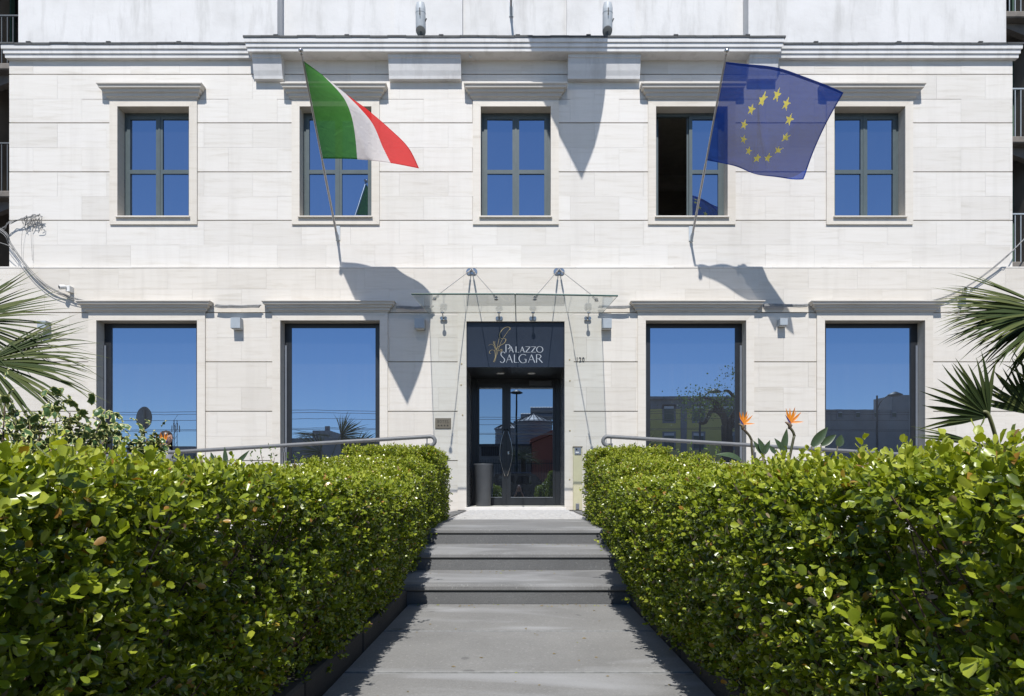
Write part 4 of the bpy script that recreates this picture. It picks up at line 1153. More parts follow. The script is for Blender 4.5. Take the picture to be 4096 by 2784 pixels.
for k in range(12):
    a = 2*math.pi*k/12; cu, cv = 0.515 + 0.205*math.sin(a), 0.475 - 0.285*math.cos(a)
    x_ = (UU-cu)/0.037; y_ = -(VV-cv)/0.053
    rr_ = np.hypot(x_, y_); th = np.abs((np.arctan2(x_, y_) + math.pi/5) % (2*math.pi/5) - math.pi/5)
    # inside test of a five pointed star with inner radius 0.40
    px_, py_ = rr_*np.cos(th), rr_*np.sin(th); ix, iy = 0.40*math.cos(math.pi/5), 0.40*math.sin(math.pi/5)
    ins = (px_-1)*iy - (ix-1)*py_ <= 0
    star_id[(rr_ < 1) & ins] = k
grid = [[pE(i/NU, j/NV) for i in range(NU+1)] for j in range(NV+1)]
def cells(sel):
    idx = {}; m = MB()
    for j, i in zip(*np.nonzero(sel)):
        f_ = []
        for (jj, ii) in ((j, i), (j, i+1), (j+1, i+1), (j+1, i)):
            if (jj, ii) not in idx: idx[jj, ii] = len(m.v); m.v.append(tuple(grid[jj][ii]))
            f_.append(idx[jj, ii])
        m.f.append(tuple(f_))
    return m
me_old = clE.data
m_ = cells(star_id < 0); o_ = ORG[clE]
me_new = bpy.data.meshes.new('cloth'); me_new.from_pydata([(v[0]-o_.x, v[1]-o_.y, v[2]-o_.z) for v in m_.v], [], m_.f); me_new.materials.append(M['eu']); me_new.shade_smooth()
clE.data = me_new; bpy.data.meshes.remove(me_old)
for k in range(12): cells(star_id == k).build('star', M['star_yellow'], clE, smooth='all')
# --- third pole above the cornice (its flag flies above the picture and throws the middle shadow)
bT = P(2045, 58, YC-0.045); sh = bT - bI; sh.y = 0
tT = tI + sh
PI_ = lambda u, v: pI(u, v) + sh
flag('flag', 'pale flag on the middle pole above the cornice', PI_, M['plain_flag'], bT, tT)
# ================================================================ FOLIAGE
def leaf_material(name, stops, rough=0.32, transl=0.3, attr='tint', spec=0.5, vary=True):
    t = NT(name)
    at = t.n('ShaderNodeAttribute'); at.attribute_name = attr
    c = t.ramp(at.outputs['Fac'], stops)
    if vary:
        c = t.mix(0.35, c, t.ramp(t.noise(t.coord((1,1,1)), 60, 2, 0.5), [(0.3, (0.6, 0.6, 0.6)), (0.7, (1.25, 1.25, 1.25))]), 'MULTIPLY')
    t.base(c); t.rough(rough); t.b.inputs['Specular IOR Level'].default_value = spec
    tl = t.n('ShaderNodeBsdfTranslucent')
    t.l(t.mix(1.0, c, (1.5, 1.5, 0.4), 'MULTIPLY'), tl.inputs['Color'])
    mx = t.n('ShaderNodeMixShader'); mx.inputs[0].default_value = transl
    t.l(t.b.outputs[0], mx.inputs[1]); t.l(tl.outputs[0], mx.inputs[2]); t.l(mx.outputs[0], t.out.inputs['Surface'])
    return t.m
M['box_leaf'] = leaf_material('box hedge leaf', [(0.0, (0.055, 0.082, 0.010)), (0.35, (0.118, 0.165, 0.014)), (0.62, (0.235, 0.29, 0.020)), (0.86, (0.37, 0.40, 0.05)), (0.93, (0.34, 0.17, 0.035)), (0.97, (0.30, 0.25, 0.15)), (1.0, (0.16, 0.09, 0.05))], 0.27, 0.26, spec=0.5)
M['twig'] = pbr('hedge twig', (0.13, 0.085, 0.055), (0.07, 0.045, 0.03), scale=20, rough=0.85)
M['hedge_core'] = pbr('hedge shade core', (0.035, 0.03, 0.016), (0.014, 0.014, 0.008), scale=30, rough=0.95, bump=1.0)  # twig brown darkened, shade inside the hedge put into the colour
LEAF_HI = (np.array([(0,0,0),(.22,-.30,.05),(.22,0,-.02),(.22,.30,.05),(.58,-.50,.09),(.58,0,-.03),(.58,.50,.09),(.88,-.37,.05),(.88,0,-.05),(.88,.37,.05),(1,0,-.07)], float),
           [(0,2,1),(0,3,2),(1,2,5,4),(2,3,6,5),(4,5,8,7),(5,6,9,8),(7,8,10),(8,9,10)])
LEAF_FLAT = (LEAF_HI[0]*np.array([1, 1, -0.9]) + np.array([0, 0, 0]), LEAF_HI[1])
LEAF_MID = (np.array([(0,0,0),(.30,-.38,.05),(.30,.38,.05),(.78,-.46,.04),(.78,.46,.04),(1,0,-.06)], float), [(0,2,1),(1,2,4,3),(3,4,5)])
LEAF_LO = (np.array([(0,0,0),(.55,-.5,.08),(.6,0,-.03),(.55,.5,.08),(1,0,-.05)], float), [(0,2,1),(0,3,2),(1,2,4),(2,3,4)])
LEAF_STRAP = (np.array([(0,-.12,0),(0,.12,0),(.35,-.5,.1),(.35,0,-.05),(.35,.5,.1),(.7,-.42,.06),(.7,0,-.1),(.7,.42,.06),(1,0,-.16)], float),
              [(0,1,3),(0,3,2),(1,4,3),(2,3,6,5),(3,4,7,6),(5,6,8),(6,7,8)])
def norm(a): return a/np.maximum(np.linalg.norm(a, axis=1, keepdims=True), 1e-9)
def leaves_object(name, sets, mat, parent, **kw):
    # sets: list of (template, pos, dir, nrm, length, width, tint)
    V = []; FS = []; T = []; nv = 0
    org = np.array(ORG[parent])
    loops = []; starts = []; ls = 0; tot = []
    for (tpl, fc), pos, d, nr, L, W, tint in sets:
        if len(pos) == 0: continue
        d = norm(d); nr = norm(nr - d*np.sum(nr*d, 1, keepdims=True)); s = np.cross(nr, d)
        n = len(pos); k = len(tpl)
        v = (pos[:,None,:] + d[:,None,:]*(tpl[None,:,0:1]*L[:,None,None]) + s[:,None,:]*(tpl[None,:,1:2]*W[:,None,None]) + nr[:,None,:]*(tpl[None,:,2:3]*L[:,None,None])).reshape(-1,3) - org
        base = nv + np.arange(n)*k
        flat = np.concatenate([np.array(f) for f in fc]); cnt = np.array([len(f) for f in fc])
        lp = (base[:,None] + flat[None,:]).reshape(-1)
        tt = np.tile(cnt, n)
        V.append(v); loops.append(lp); tot.append(tt); T.append(np.repeat(tint, k)); nv += n*k
    V = np.concatenate(V); loops = np.concatenate(loops); tot = np.concatenate(tot); T = np.concatenate(T)
    me = bpy.data.meshes.new(name)
    me.vertices.add(len(V)); me.vertices.foreach_set('co', V.astype(np.float32).ravel())
    me.loops.add(len(loops)); me.loops.foreach_set('vertex_index', loops.astype(np.int32))
    me.polygons.add(len(tot)); st = np.concatenate([[0], np.cumsum(tot)[:-1]])
    me.polygons.foreach_set('loop_start', st.astype(np.int32)); me.polygons.foreach_set('loop_total', tot.astype(np.int32))
    me.polygons.foreach_set('use_smooth', np.ones(len(tot), dtype=bool))
    at = me.attributes.new('tint', 'FLOAT', 'POINT'); at.data.foreach_set('value', T.astype(np.float32))
    me.update(); me.validate()
    o = finish(name, me, mat, parent, ORG[parent])
    return props(o, **kw)

def sines(p, seed, f=1.0):
    r = np.random.default_rng(seed); s = np.zeros(len(p))
    for i in range(7):
        w = r.normal(size=3)*f*(1+i*0.45); s += np.sin(p@w + r.uniform(0, 6.28))/(1+i*0.35)
    return s/3.2
def sprigs(pos, n_out, pairs=4, leaf=0.036, spread=0.55, seed=3, up=0.45, tint0=0.3, tint_gain=0.4, length=0.09):
    r = np.random.default_rng(seed); S = len(pos)
    d = norm(n_out*r.uniform(0.35, 0.9, (S,1)) + np.array([0,0,up]) + r.normal(size=(S,3))*spread)
    a = norm(np.cross(d, r.normal(size=(S,3)))); b = np.cross(d, a)
    sz = r.uniform(0.75, 1.3, S); ln = length*r.uniform(0.6, 1.3, S); base_t = r.uniform(0, 1, S)
    out = []
    for j in range(pairs):
        lat = a if j % 2 == 0 else b
        for sg in (-1, 1):
            f = (j+0.6)/pairs
            p = pos + d*(ln*f)[:,None] + r.normal(size=(S,3))*0.003
            open_ = 0.95 - 0.55*f
            ld = norm(d*(0.45+0.5*f) + sg*lat*open_ + r.normal(size=(S,3))*0.14)
            nr = norm(d*0.9 - sg*lat*0.5 + np.array([0,0,0.35]) + r.normal(size=(S,3))*0.25)
            L = leaf*(0.55+0.85*r.beta(2.2, 2.4, S))*sz*(1.0 if f < .8 else 0.8); W = L*r.uniform(0.48, 0.78, S)
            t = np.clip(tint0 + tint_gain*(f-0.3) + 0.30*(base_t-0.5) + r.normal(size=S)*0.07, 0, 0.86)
            odd = r.uniform(size=S); t = np.where(odd < 0.02, r.uniform(0.90, 0.94, S), t); t = np.where((odd > 0.02) & (odd < 0.032), r.uniform(0.95, 1.0, S), t)
            keep = r.uniform(size=S) > 0.08
            out.append((p[keep], ld[keep], nr[keep], L[keep], W[keep], t[keep]))
    return [np.concatenate([o[i] for o in out]) for i in range(6)]

def hedge(sgn, xin, segs, label, gap_seed, gap_amt):
    # segs: (y0, y1, ztop, inner x, outer x, zbase)
    root = thing('hedge', (sgn*1.5, 4, 0.07), label, 'hedge', 'clipped box hedges beside the path')
    r = np.random.default_rng(100+gap_seed)
    PP = []; NN = []; DD = []
    def face(n_per, area, gen, nrm):
        n = int(n_per*area); p = gen(n); PP.append(p); NN.append(np.tile(np.array(nrm, float), (n,1)))
    for i, (y0, y1, zt, xi, xo, zb) in enumerate(segs):
        far = y0 > 5.5
        den = (2250 if not far else 1600)
        zlow = zb
        w = abs(xo-xi); h = zt-zlow
        face(den, (y1-y0)*h, lambda n: np.stack([np.full(n, sgn*xi), r.uniform(y0, y1, n), r.uniform(zlow, zt, n)], 1), (-sgn, 0, 0))
        face(den*0.8, (y1-y0)*w, lambda n: np.stack([sgn*r.uniform(xi, xo, n), r.uniform(y0, y1, n), np.full(n, zt)], 1), (0, 0, 1))
        face(den*0.12, (y1-y0)*h*0.6, lambda n: np.stack([np.full(n, sgn*xo), r.uniform(y0, y1, n), r.uniform(zlow+h*0.4, zt, n)], 1), (sgn, 0, 0))
        zprev = segs[i-1][2]-0.12 if i else zlow
        face(den*0.9, w*(zt-zprev), lambda n: np.stack([sgn*r.uniform(xi, xo, n), np.full(n, y0), r.uniform(zprev, zt, n)], 1), (0, -1, 0))
        face(den*0.26, (y1-y0)*w, lambda n: np.stack([sgn*r.uniform(xi+0.12, xo-0.1, n), r.uniform(y0, y1, n), r.uniform(max(zlow, zt-0.42), zt-0.06, n)], 1), (0, 0, 0.3))
        if i == len(segs)-1: face(den*0.6, w*h, lambda n: np.stack([sgn*r.uniform(xi, xo, n), np.full(n, y1), r.uniform(zlow, zt, n)], 1), (0, 1, 0))
    p = np.concatenate(PP); n = np.concatenate(NN)
    # round the arrises and add billows
    seg_top = np.zeros(len(p)); seg_in = np.zeros(len(p))
    for (y0, y1, zt, xi, xo, zb) in segs:
        k = (p[:,1] >= y0-1e-6) & (p[:,1] <= y1+1e-6); seg_top[k] = zt; seg_in[k] = xi
    rr = 0.13
    inner_d = np.abs(p[:,0]) - seg_in; top_d = seg_top - p[:,2]
    # corner rounding
    cx = np.clip(rr-inner_d, 0, rr); cz = np.clip(rr-top_d, 0, rr); dist = np.sqrt(cx**2+cz**2); k = (cx > 0) & (cz > 0) & (dist > rr)
    sc = np.where(k, rr/np.maximum(dist, 1e-6), 1.0)
    p[:,0] += np.where(k, sgn*(cx - cx*sc), 0); p[:,2] -= np.where(k, (cz - cz*sc), 0)
    bil = sines(p, gap_seed, 3.2)
    p += n*(bil*0.038)[:,None]
    # lower face of the hedge curls in towards the ground
    foot = np.clip((0.50-(p[:,2]-0.09))/0.50, 0, 1)
    fm = np.abs(n[:,0]) > 0.5
    p[:,0] += np.where(fm, sgn*np.clip(1.0-seg_in, 0.03, 0.13)*foot**2, 0)
    depth = r.uniform(0, 1, len(p))**0.8
    p -= n*(depth*0.14)[:,None]
    gapn = sines(p*np.array([1,1,1.4]), gap_seed+50, 3.6)
    thr = 0.62 - gap_amt
    near = (p[:,1] < 5.5) & (np.abs(n[:,0]) > 0.5) & (p[:,2] < 0.86)
    drop = near & (gapn > thr) & (r.uniform(size=len(p)) < 0.80)
    p, n, depth = p[~drop], n[~drop], depth[~drop]
    vis = p[:,1] > 0.75
    p, n = p[vis], n[vis]
    back = np.abs(p[:,0]) > 1.35
    keep = ~(back & (p[:,1] < 5.3) & (r.uniform(size=len(p)) < 0.5)); p, n, back = p[keep], n[keep], back[keep]
    hi = (p[:,1] < 2.2) & ~back
    sets = []
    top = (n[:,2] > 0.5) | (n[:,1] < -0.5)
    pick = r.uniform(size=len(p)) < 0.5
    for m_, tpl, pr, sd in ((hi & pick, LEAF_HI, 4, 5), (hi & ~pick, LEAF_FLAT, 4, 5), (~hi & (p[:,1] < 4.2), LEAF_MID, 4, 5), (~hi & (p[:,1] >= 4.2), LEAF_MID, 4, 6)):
        for tm, t0 in ((top, 0.58), (~top, 0.36)):  # sunlight put into leaf tint: paler on tops and sun-facing faces
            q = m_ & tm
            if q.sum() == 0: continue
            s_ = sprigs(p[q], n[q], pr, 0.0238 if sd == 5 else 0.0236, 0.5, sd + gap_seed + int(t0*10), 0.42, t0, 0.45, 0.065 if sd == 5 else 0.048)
            sets.append((tpl, *s_))
    # a few long shoots that stick out of the clipped surface
    side = np.nonzero((np.abs(n[:,0]) > 0.5) & (p[:,2] < 0.8))[0]; ns = 26; q = r.choice(side, ns, replace=False)
    s_ = sprigs(p[q] + n[q]*0.08, n[q], 5, 0.029, 0.35, 900+gap_seed, 0.6, 0.62, 0.3, 0.12); sets.append((LEAF_HI, *s_))
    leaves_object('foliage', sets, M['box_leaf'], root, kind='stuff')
    # branches
    m = MB(); 
    for k in range(260):
        i = random.randrange(len(segs)); y0, y1, zt, xi, xo, zb = segs[i]
        if i > 0 and random.random() < 0.5: y0, y1, zt, xi, xo, zb = segs[0]
        y = random.uniform(max(y0, 0.6), y1); x = random.uniform(xi+0.28, xi+0.55); z = zb-0.02
        pts = [Vector((sgn*x, y, z))]
        tx, ty, tz = xi+random.uniform(-0.02, 0.12), y+random.uniform(-.25, .25), random.uniform(zb+0.25, zt-0.03)
        for t in (0.35, 0.7, 1.0): pts.append(Vector((sgn*(x+(tx-x)*t+random.uniform(-.03,.03)), y+(ty-y)*t+random.uniform(-.03,.03), z+(tz-z)*t)))
        m.tube(pts, [0.006, 0.0045, 0.003, 0.0018], 4, False)
    m.build('branches', M['twig'], root, kind='stuff')
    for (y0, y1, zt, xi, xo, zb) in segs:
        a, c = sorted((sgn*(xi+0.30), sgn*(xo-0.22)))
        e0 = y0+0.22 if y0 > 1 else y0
        m = MB(); m.cbox(a, c, e0, y1-0.0, zb, zt-0.30, 0.08); m.build('shade_core', M['hedge_core'], root)  # solid block standing in for the shaded, twiggy inside of the hedge
    return root
hedge(-1, 0.93, [(-0.3, 5.3, 0.965, 0.795, 2.05, 0.075), (5.3, 6.4, 1.05, 0.89, 2.08, 0.18), (6.4, 8.0, 1.19, 0.95, 2.08, 0.34), (8.0, 9.6, 1.40, 0.985, 2.08, 0.48)],
      'dark stepped box hedge left of the path', 21, 0.22)
hedge(1, 0.83, [(-0.3, 5.6, 0.965, 0.735, 1.95, 0.075), (5.6, 6.9, 1.105, 0.84, 1.95, 0.2), (6.9, 8.4, 1.235, 0.90, 1.95, 0.36), (8.4, 9.6, 1.415, 0.925, 1.88, 0.48)],
      'sunlit stepped box hedge right of the path', 33, 0.02)

# ---------------------------------------------------------------- fan palms
M['palm'] = leaf_material('fan palm leaf', [(0.0, (0.022, 0.04, 0.012)), (0.5, (0.042, 0.062, 0.018)), (1.0, (0.12, 0.135, 0.042))], 0.6, 0.14, spec=0.15, vary=False)
M['petiole'] = pbr('palm petiole', (0.16, 0.17, 0.06), (0.12, 0.12, 0.05), rough=0.5)
M['palm_trunk'] = pbr('palm trunk', (0.13, 0.095, 0.065), (0.06, 0.045, 0.03), scale=12, rough=0.95, bump=1.0)
def fan(parent, hub, axis, face, R, nbl=44, span=250, droop=0.12, seed=1, w=0.0135):
    # one frond: blades radiating from the hub around axis, in the plane perpendicular to face
    r = np.random.default_rng(seed); hub = Vector(hub); ax = Vector(axis).normalized(); fc = Vector(face); fc = (fc - ax*fc.dot(ax)).normalized(); sd = fc.cross(ax)
    V = []; Fs = []; T = []
    for k in range(nbl):
        a = rad(-span/2 + span*(k+0.5)/nbl + r.normal()*1.6)
        d = ax*math.cos(a) + sd*math.sin(a)
        L = R*(0.78+0.22*math.cos(a*0.75))*r.uniform(0.86, 1.06)
        d = (d + fc*r.normal()*0.05).normalized(); s = d.cross(fc).normalized(); t0 = r.uniform(0.1, 0.75); dk = abs(r.normal(1.0, 0.55)); sk = r.normal()*0.05
        n0 = len(V); ns = 7
        for j in range(ns+1):
            f = j/ns
            c = hub + d*(L*f) + s*(sk*L*f**3) + fc*(0.05*math.sin(a*2)*f) + Vector((0,0,-1))*(droop*L*f**2.6*dk)
            hw = w*(0.25+0.75*min(1, f/0.42))*(1 if f < 0.5 else max(0.02, (1-(f-0.5)/0.5)**0.8))
            V += [c - s*hw + fc*hw*0.55, c, c + s*hw + fc*hw*0.55]; T += [t0 + 0.25*f]*3
            if j: 
                b = n0+(j-1)*3; Fs += [(b, b+3, b+4, b+1), (b+1, b+4, b+5, b+2)]
    m = MB(); m.v = [tuple(v) for v in V]; m.f = Fs
    o = m.build('frond', M['palm'], parent, smooth='all')
    at = o.data.attributes.new('tint', 'FLOAT', 'POINT'); at.data.foreach_set('value', np.clip(np.array(T, dtype=np.float32), 0, 1))
    return o
def fan_palm(label, base, trunk_h, fronds, seed, trunk_r=0.13, group='fan palms'):
    r = thing('fan_palm', base, label, 'palm', group); b = Vector(base); top = b + Vector((0, 0, trunk_h))
    m = MB(); n = 9
    m.tube([b + (top-b)*(k/n) + Vector((0.01*math.sin(k*2), 0.01*math.cos(k*3), 0)) for k in range(n+1)], [trunk_r*(1.12 if k % 2 else 0.98)*(1.15-0.2*k/n) for k in range(n+1)], 12)
    m.build('trunk', M['palm_trunk'], r)
    for i, (hub, axis, face, R, nb, sp, dr) in enumerate(fronds):
        hub = Vector(hub); o = fan(r, hub, axis, face, R, nb, sp, dr, seed+i)
        mid = (top+hub)/2 + Vector((0, 0, 0.08*(hub-top).length))
        MB().tube([Vector(t) for t in smooth_pts([tuple(top), tuple(mid), tuple(hub), tuple(hub+Vector(axis).normalized()*R*0.12)], 4)], 0.012, 6).build('petiole', M['petiole'], r, smooth='all')
    return r
YP = 6.7
hub1 = P(-170, 1290, YP); hub2 = P(-60, 1450, YP-0.2)
fan_palm('green fan palm at the left edge in front of the facade', (X(-330, YP), YP+0.1, 0.07), 1.35, [
    (hub1, (1, 0.05, -0.10), (0.12, -0.8, 0.6), 1.02, 66, 190, 0.10),
    (hub2, (1, -0.1, -0.24), (0.2, -0.75, 0.55), 1.08, 84, 170, 0.18),
    (P(-330, 1330, YP+.3), (-0.3, 0.8, 0.1), (0.1, -0.3, 0.9), 0.85, 60, 200, 0.14),
    (P(-420, 1500, YP), (-1, 0.0, 0.2), (-0.2, -0.8, 0.5), 0.9, 40, 200, 0.12)], 40)
YQ = 4.7
fan_palm('green fan palm at the right edge with drooping fans', (X(4420, YQ), YQ+0.3, 0.07), 1.45, [
    (P(4230, 1255, YQ), (-1, -0.05, -0.02), (-0.15, -0.7, 0.7), 0.82, 70, 130, 0.10),
    (P(4260, 1240, YQ+.2), (-1, 0.0, -0.25), (-0.3, -0.75, 0.5), 0.78, 52, 80, 0.16),
    (P(4480, 1200, YQ), (1, 0.0, 0.3), (0.2, -0.8, 0.5), 0.8, 40, 200, 0.12)], 60)
YV = 4.4
fan_palm('young fan palm rising behind the right hedge', (X(4140, YV), YV+0.2, 0.07), 0.65, [
    (P(3958, 1668, YV), (-0.75, 0.05, 0.62), (-0.35, -0.9, -0.1), 0.45, 17, 105, 0.04),
    (P(4130, 1660, YV+.2), (-0.42, 0.1, 0.9), (-0.4, -0.9, 0.1), 0.42, 22, 100, 0.04),
    (P(3960, 1790, YV+.1), (-1.0, 0.0, 0.22), (-0.1, -0.5, 0.8), 0.50, 14, 36, 0.06),
    (P(4230, 1640, YV+.2), (0.2, 0.1, 0.9), (0.2, -0.9, 0.1), 0.6, 24, 130, 0.06)], 80)

# ---------------------------------------------------------------- bird of paradise plants
M['strel_leaf'] = leaf_material('bird of paradise leaf', [(0.0, (0.03, 0.055, 0.025)), (0.6, (0.06, 0.095, 0.045)), (1.0, (0.12, 0.15, 0.07))], 0.35, 0.12)
M['strel_orange'] = pbr('orange petal', (0.66, 0.24, 0.01), (0.56, 0.15, 0.006), scale=10, rough=0.45)
M['strel_blue'] = pbr('violet petal', (0.05, 0.04, 0.16), rough=0.4)
M['strel_spathe'] = pbr('red green spathe', (0.20, 0.10, 0.07), (0.11, 0.10, 0.05), scale=20, rough=0.45)
M['strel_stem'] = pbr('strelitzia stem', (0.06, 0.075, 0.03), (0.08, 0.04, 0.03), scale=6, rough=0.5)
def blade(base, tip, w, face, bend, n=8):
    base, tip = Vector(base), Vector(tip); d = (tip-base); fc = Vector(face); s = d.cross(fc).normalized(); fc = s.cross(d).normalized(); V = []; Fs = []; T = []
    for j in range(n+1):
        f = j/n; c = base + d*f + fc*(bend*d.length*math.sin(math.pi*f)*-1)
        hw = w*math.sin(math.pi*min(1, f*0.92+0.08)**0.8)**0.9 if f < 1 else 0.001
        V += [c-s*hw+fc*hw*0.45, c, c+s*hw+fc*hw*0.45]; T += [0.3+0.3*f]*3
        if j: b = (j-1)*3; Fs += [(b,b+3,b+4,b+1),(b+1,b+4,b+5,b+2)]
    return V, Fs, T
def strelitzia(label, base, flowers, leaves, Yv):
    r = thing('bird_of_paradise', base, label, 'flower plant', 'bird of paradise plants'); b = Vector(base)
    for (pl, pt_, w, face, bend) in leaves:
        V, Fs, T = blade(pl, pt_, w, face, bend); m = MB(); m.v = [tuple(v) for v in V]; m.f = Fs
        o = m.build('leaf', M['strel_leaf'], r, smooth='all'); at = o.data.attributes.new('tint', 'FLOAT', 'POINT'); at.data.foreach_set('value', np.array(T, dtype=np.float32))
        q = Vector(pl); MB().tube([b + Vector((random.uniform(-.05,.05), random.uniform(-.05,.05), 0)), (b+q)/2 + Vector((0,0,0.05)), q], [0.012, 0.01, 0.006], 6).build('leaf_stalk', M['strel_stem'], r, smooth='all')
    for (c, s, flip, foot) in flowers:
        c = Vector(c); fl = flip
        md = (Vector(foot)+c)/2 + Vector((0.03*fl, 0, 0.02))
        st = MB().tube([Vector(t) for t in smooth_pts([tuple(b), tuple(Vector(foot)), tuple(md), tuple(c-Vector((0,0,0.02*s)))], 5)], 0.011*s+0.002, 8).build('flower_stalk', M['strel_stem'], r, smooth='all')
        m = MB()   # beak shaped spathe
        m.tube([c+Vector((-fl*0.012,0,-0.03))*s, c+Vector((0,0,0.0))*s, c+Vector((-fl*0.02,0,0.022))*s, c+Vector((-fl*0.05,0,0.034))*s], [0.012*s, 0.022*s, 0.017*s, 0.003*s], 8)
        fw = m.build('flower', M['strel_spathe'], r, smooth='all')
        for (ex, ey, ez, w) in ((-0.045, -.01, 0.160, .0125), (0.0, .01, 0.165, .012), (0.038, -.015, 0.17, .012), (0.10, .0, 0.125, .0125), (0.065, .02, 0.14, .008)):
            V, Fs, T = blade(c+Vector((0.003*fl, 0, 0.02))*s, c+Vector((fl*ex, ey, ez))*s, w*s, (0, -1, 0.2), 0.06)
            mm = MB(); mm.v = [tuple(v) for v in V]; mm.f = Fs; mm.build('petal', M['strel_orange'], fw, smooth='all')
        V, Fs, T = blade(c+Vector((0.0, -0.012, 0.015))*s, c+Vector((-fl*0.055, -0.02, 0.10))*s, 0.008*s, (0, -1, 0.2), 0.04); mm = MB(); mm.v = [tuple(v) for v in V]; mm.f = Fs; mm.build('tongue', M['strel_blue'], fw, smooth='all')
        V, Fs, T = blade(c+Vector((0.01*fl, 0, 0.03))*s, c+Vector((fl*0.115, -0.02, 0.035))*s, 0.010*s, (0, -1, 0.3), 0.03); mm = MB(); mm.v = [tuple(v) for v in V]; mm.f = Fs; mm.build('petal', M['strel_orange'], fw, smooth='all')
YB = 6.2
def pe(zx, zy, Yv=YB): return P(2850+zx/4.514, 1550+zy/4.514, Yv)     # point from the enlarged view of the right flowers
FC = (0.1, -1, 0.15)
strelitzia('bird of paradise with two orange flowers above the right hedge', (X(3060, YB), YB, 0.07),
    [(pe(556, 712), 0.85, 1, pe(722, 1235)), (pe(1405, 690), 0.98, 1, pe(1422, 1120))],
    [(pe(905, 1215), pe(732, 955), 0.024, FC, 0.03), (pe(930, 1190), pe(820, 905), 0.030, FC, 0.02), (pe(915, 1210), pe(1038, 950), 0.026, FC, 0.03), (pe(1130, 1190), pe(1010, 1040), 0.022, FC, 0.02),
     (pe(1250, 1190), pe(1345, 735), 0.034, FC, 0.02), (pe(1320, 1190), pe(1117, 915), 0.030, FC, 0.03), (pe(520, 1330), pe(62, 1212), 0.045, (0, -0.6, 0.8), -0.06)], YB)
strelitzia('flowerless bird of paradise leaves above the right hedge', (X(3290, YB), YB+.1, 0.07), [],
    [(pe(1790, 1060), pe(2085, 712), 0.045, FC, 0.04), (pe(1960, 1040), pe(2235, 850), 0.035, FC, 0.03), (pe(2260, 1060), pe(2330, 850), 0.04, FC, 0.03)], YB)
YL = 6.0
pl_ = lambda zx, zy: P(400+zx/3.95, 1500+zy/3.95, YL)
strelitzia('bird of paradise with one orange flower above the left hedge', (X(680, YL), YL, 0.07),
    [(pl_(1015, 1140), 0.78, -1, pl_(1010, 1260))],
    [(pl_(560, 1290), pl_(520, 1090), 0.02, FC, 0.02), (pl_(1000, 1140), pl_(770, 1145), 0.018, (0, -.7, .7), 0.02)], YL)
strelitzia('dark pointed leaves showing above the left hedge', (X(900, YL), YL, 0.07), [],
    [(P(862, 1862, YL), P(843, 1808, YL), 0.022, FC, 0.02), (P(905, 1862, YL), P(899, 1788, YL), 0.022, FC, 0.02), (P(935, 1868, YL), P(998, 1801, YL), 0.022, FC, 0.04)], YL)

# ---------------------------------------------------------------- variegated shrub and small green shrubs
def variegated():
    t = NT('variegated leaf')
    at = t.n('ShaderNodeAttribute'); at.attribute_name = 'tint'
    c = t.ramp(at.outputs['Fac'], [(0.0, (0.045, 0.095, 0.03)), (0.42, (0.07, 0.13, 0.04)), (0.58, (0.42, 0.43, 0.15)), (1.0, (0.55, 0.53, 0.22))])
    t.base(c); t.rough(0.3); return t.m
M['varieg'] = variegated()
def varieg_shrub(label, base, tips, seed):
    root = thing('variegated_shrub', base, label, 'shrub'); r = np.random.default_rng(seed); b = Vector(base)
    m = MB(); P_ = []; Dd = []
    for tp in tips:
        tp = Vector(tp); md = (b+tp)/2 + Vector((r.normal()*0.06, r.normal()*0.06, 0.05))
        sp = [Vector(q) for q in smooth_pts([tuple(b), tuple(md), tuple(tp)], 6)]
        m.tube(sp, [0.012*(1-0.75*k/(len(sp)-1)) for k in range(len(sp))], 6)
        for k in range(len(sp)//3, len(sp)):
            for q in range(7 if k > len(sp)-6 else 2):
                P_.append(sp[k] + Vector(r.normal(size=3)*0.05)); dd = Vector(r.normal(size=3)) + Vector((0,-0.2,0.3)); Dd.append(dd.normalized())
    m.build('stems', M['twig'], root, smooth='all')
    # holly-like leaves: green middle, cream rim (rim carried by the geometry's own vertex values)
    V = []; Fs = []; T = []
    for p, d in zip(P_, Dd):
        L = r.uniform(0.055, 0.085); W = L*0.62; up = Vector((0,0,1))+Vector(r.normal(size=3)*0.5); s = d.cross(up).normalized(); n = s.cross(d).normalized(); n0 = len(V)
        k = 10; V.append(p+d*L*0.5 - n*0.004); T.append(0.1)
        for j in range(k):
            a = 2*math.pi*j/k; rx = 0.5*(1.06 if j % 2 == 0 else 0.86)
            V.append(p + d*L*(0.5-0.33*math.cos(a)) + s*W*0.32*math.sin(a)); T.append(0.2)
        for j in range(k):
            a = 2*math.pi*j/k; sp_ = 1.12 if j % 2 == 0 else 0.86
            V.append(p + d*L*(0.5-0.5*math.cos(a)*sp_) + s*W*0.5*math.sin(a)*sp_ + n*0.006*(1 if j % 2 else -1)); T.append(0.95)
        for j in range(k):
            j2 = (j+1) % k
            Fs += [(n0, n0+1+j, n0+1+j2), (n0+1+j, n0+1+k+j, n0+1+k+j2, n0+1+j2)]
    mm = MB(); mm.v = [tuple(v) for v in V]; mm.f = Fs; o = mm.build('foliage', M['varieg'], root, kind='stuff')
    at = o.data.attributes.new('tint', 'FLOAT', 'POINT'); at.data.foreach_set('value', np.array(T, dtype=np.float32))
YS_ = 4.3
varieg_shrub('variegated cream and green shrub behind the left hedge', (X(150, YS_), YS_, 0.07),
    [P(px, py, YS_+random.uniform(-.25, .25)) for px, py in ((20, 1605), (60, 1690), (120, 1700), (180, 1660), (235, 1600), (280, 1650), (200, 1720), (90, 1740), (320, 1700), (360, 1690), (400, 1690), (440, 1700), (480, 1725), (150, 1750), (260, 1740), (340, 1745), (-60, 1640), (0, 1720), (30, 1760), (420, 1760))], 5)
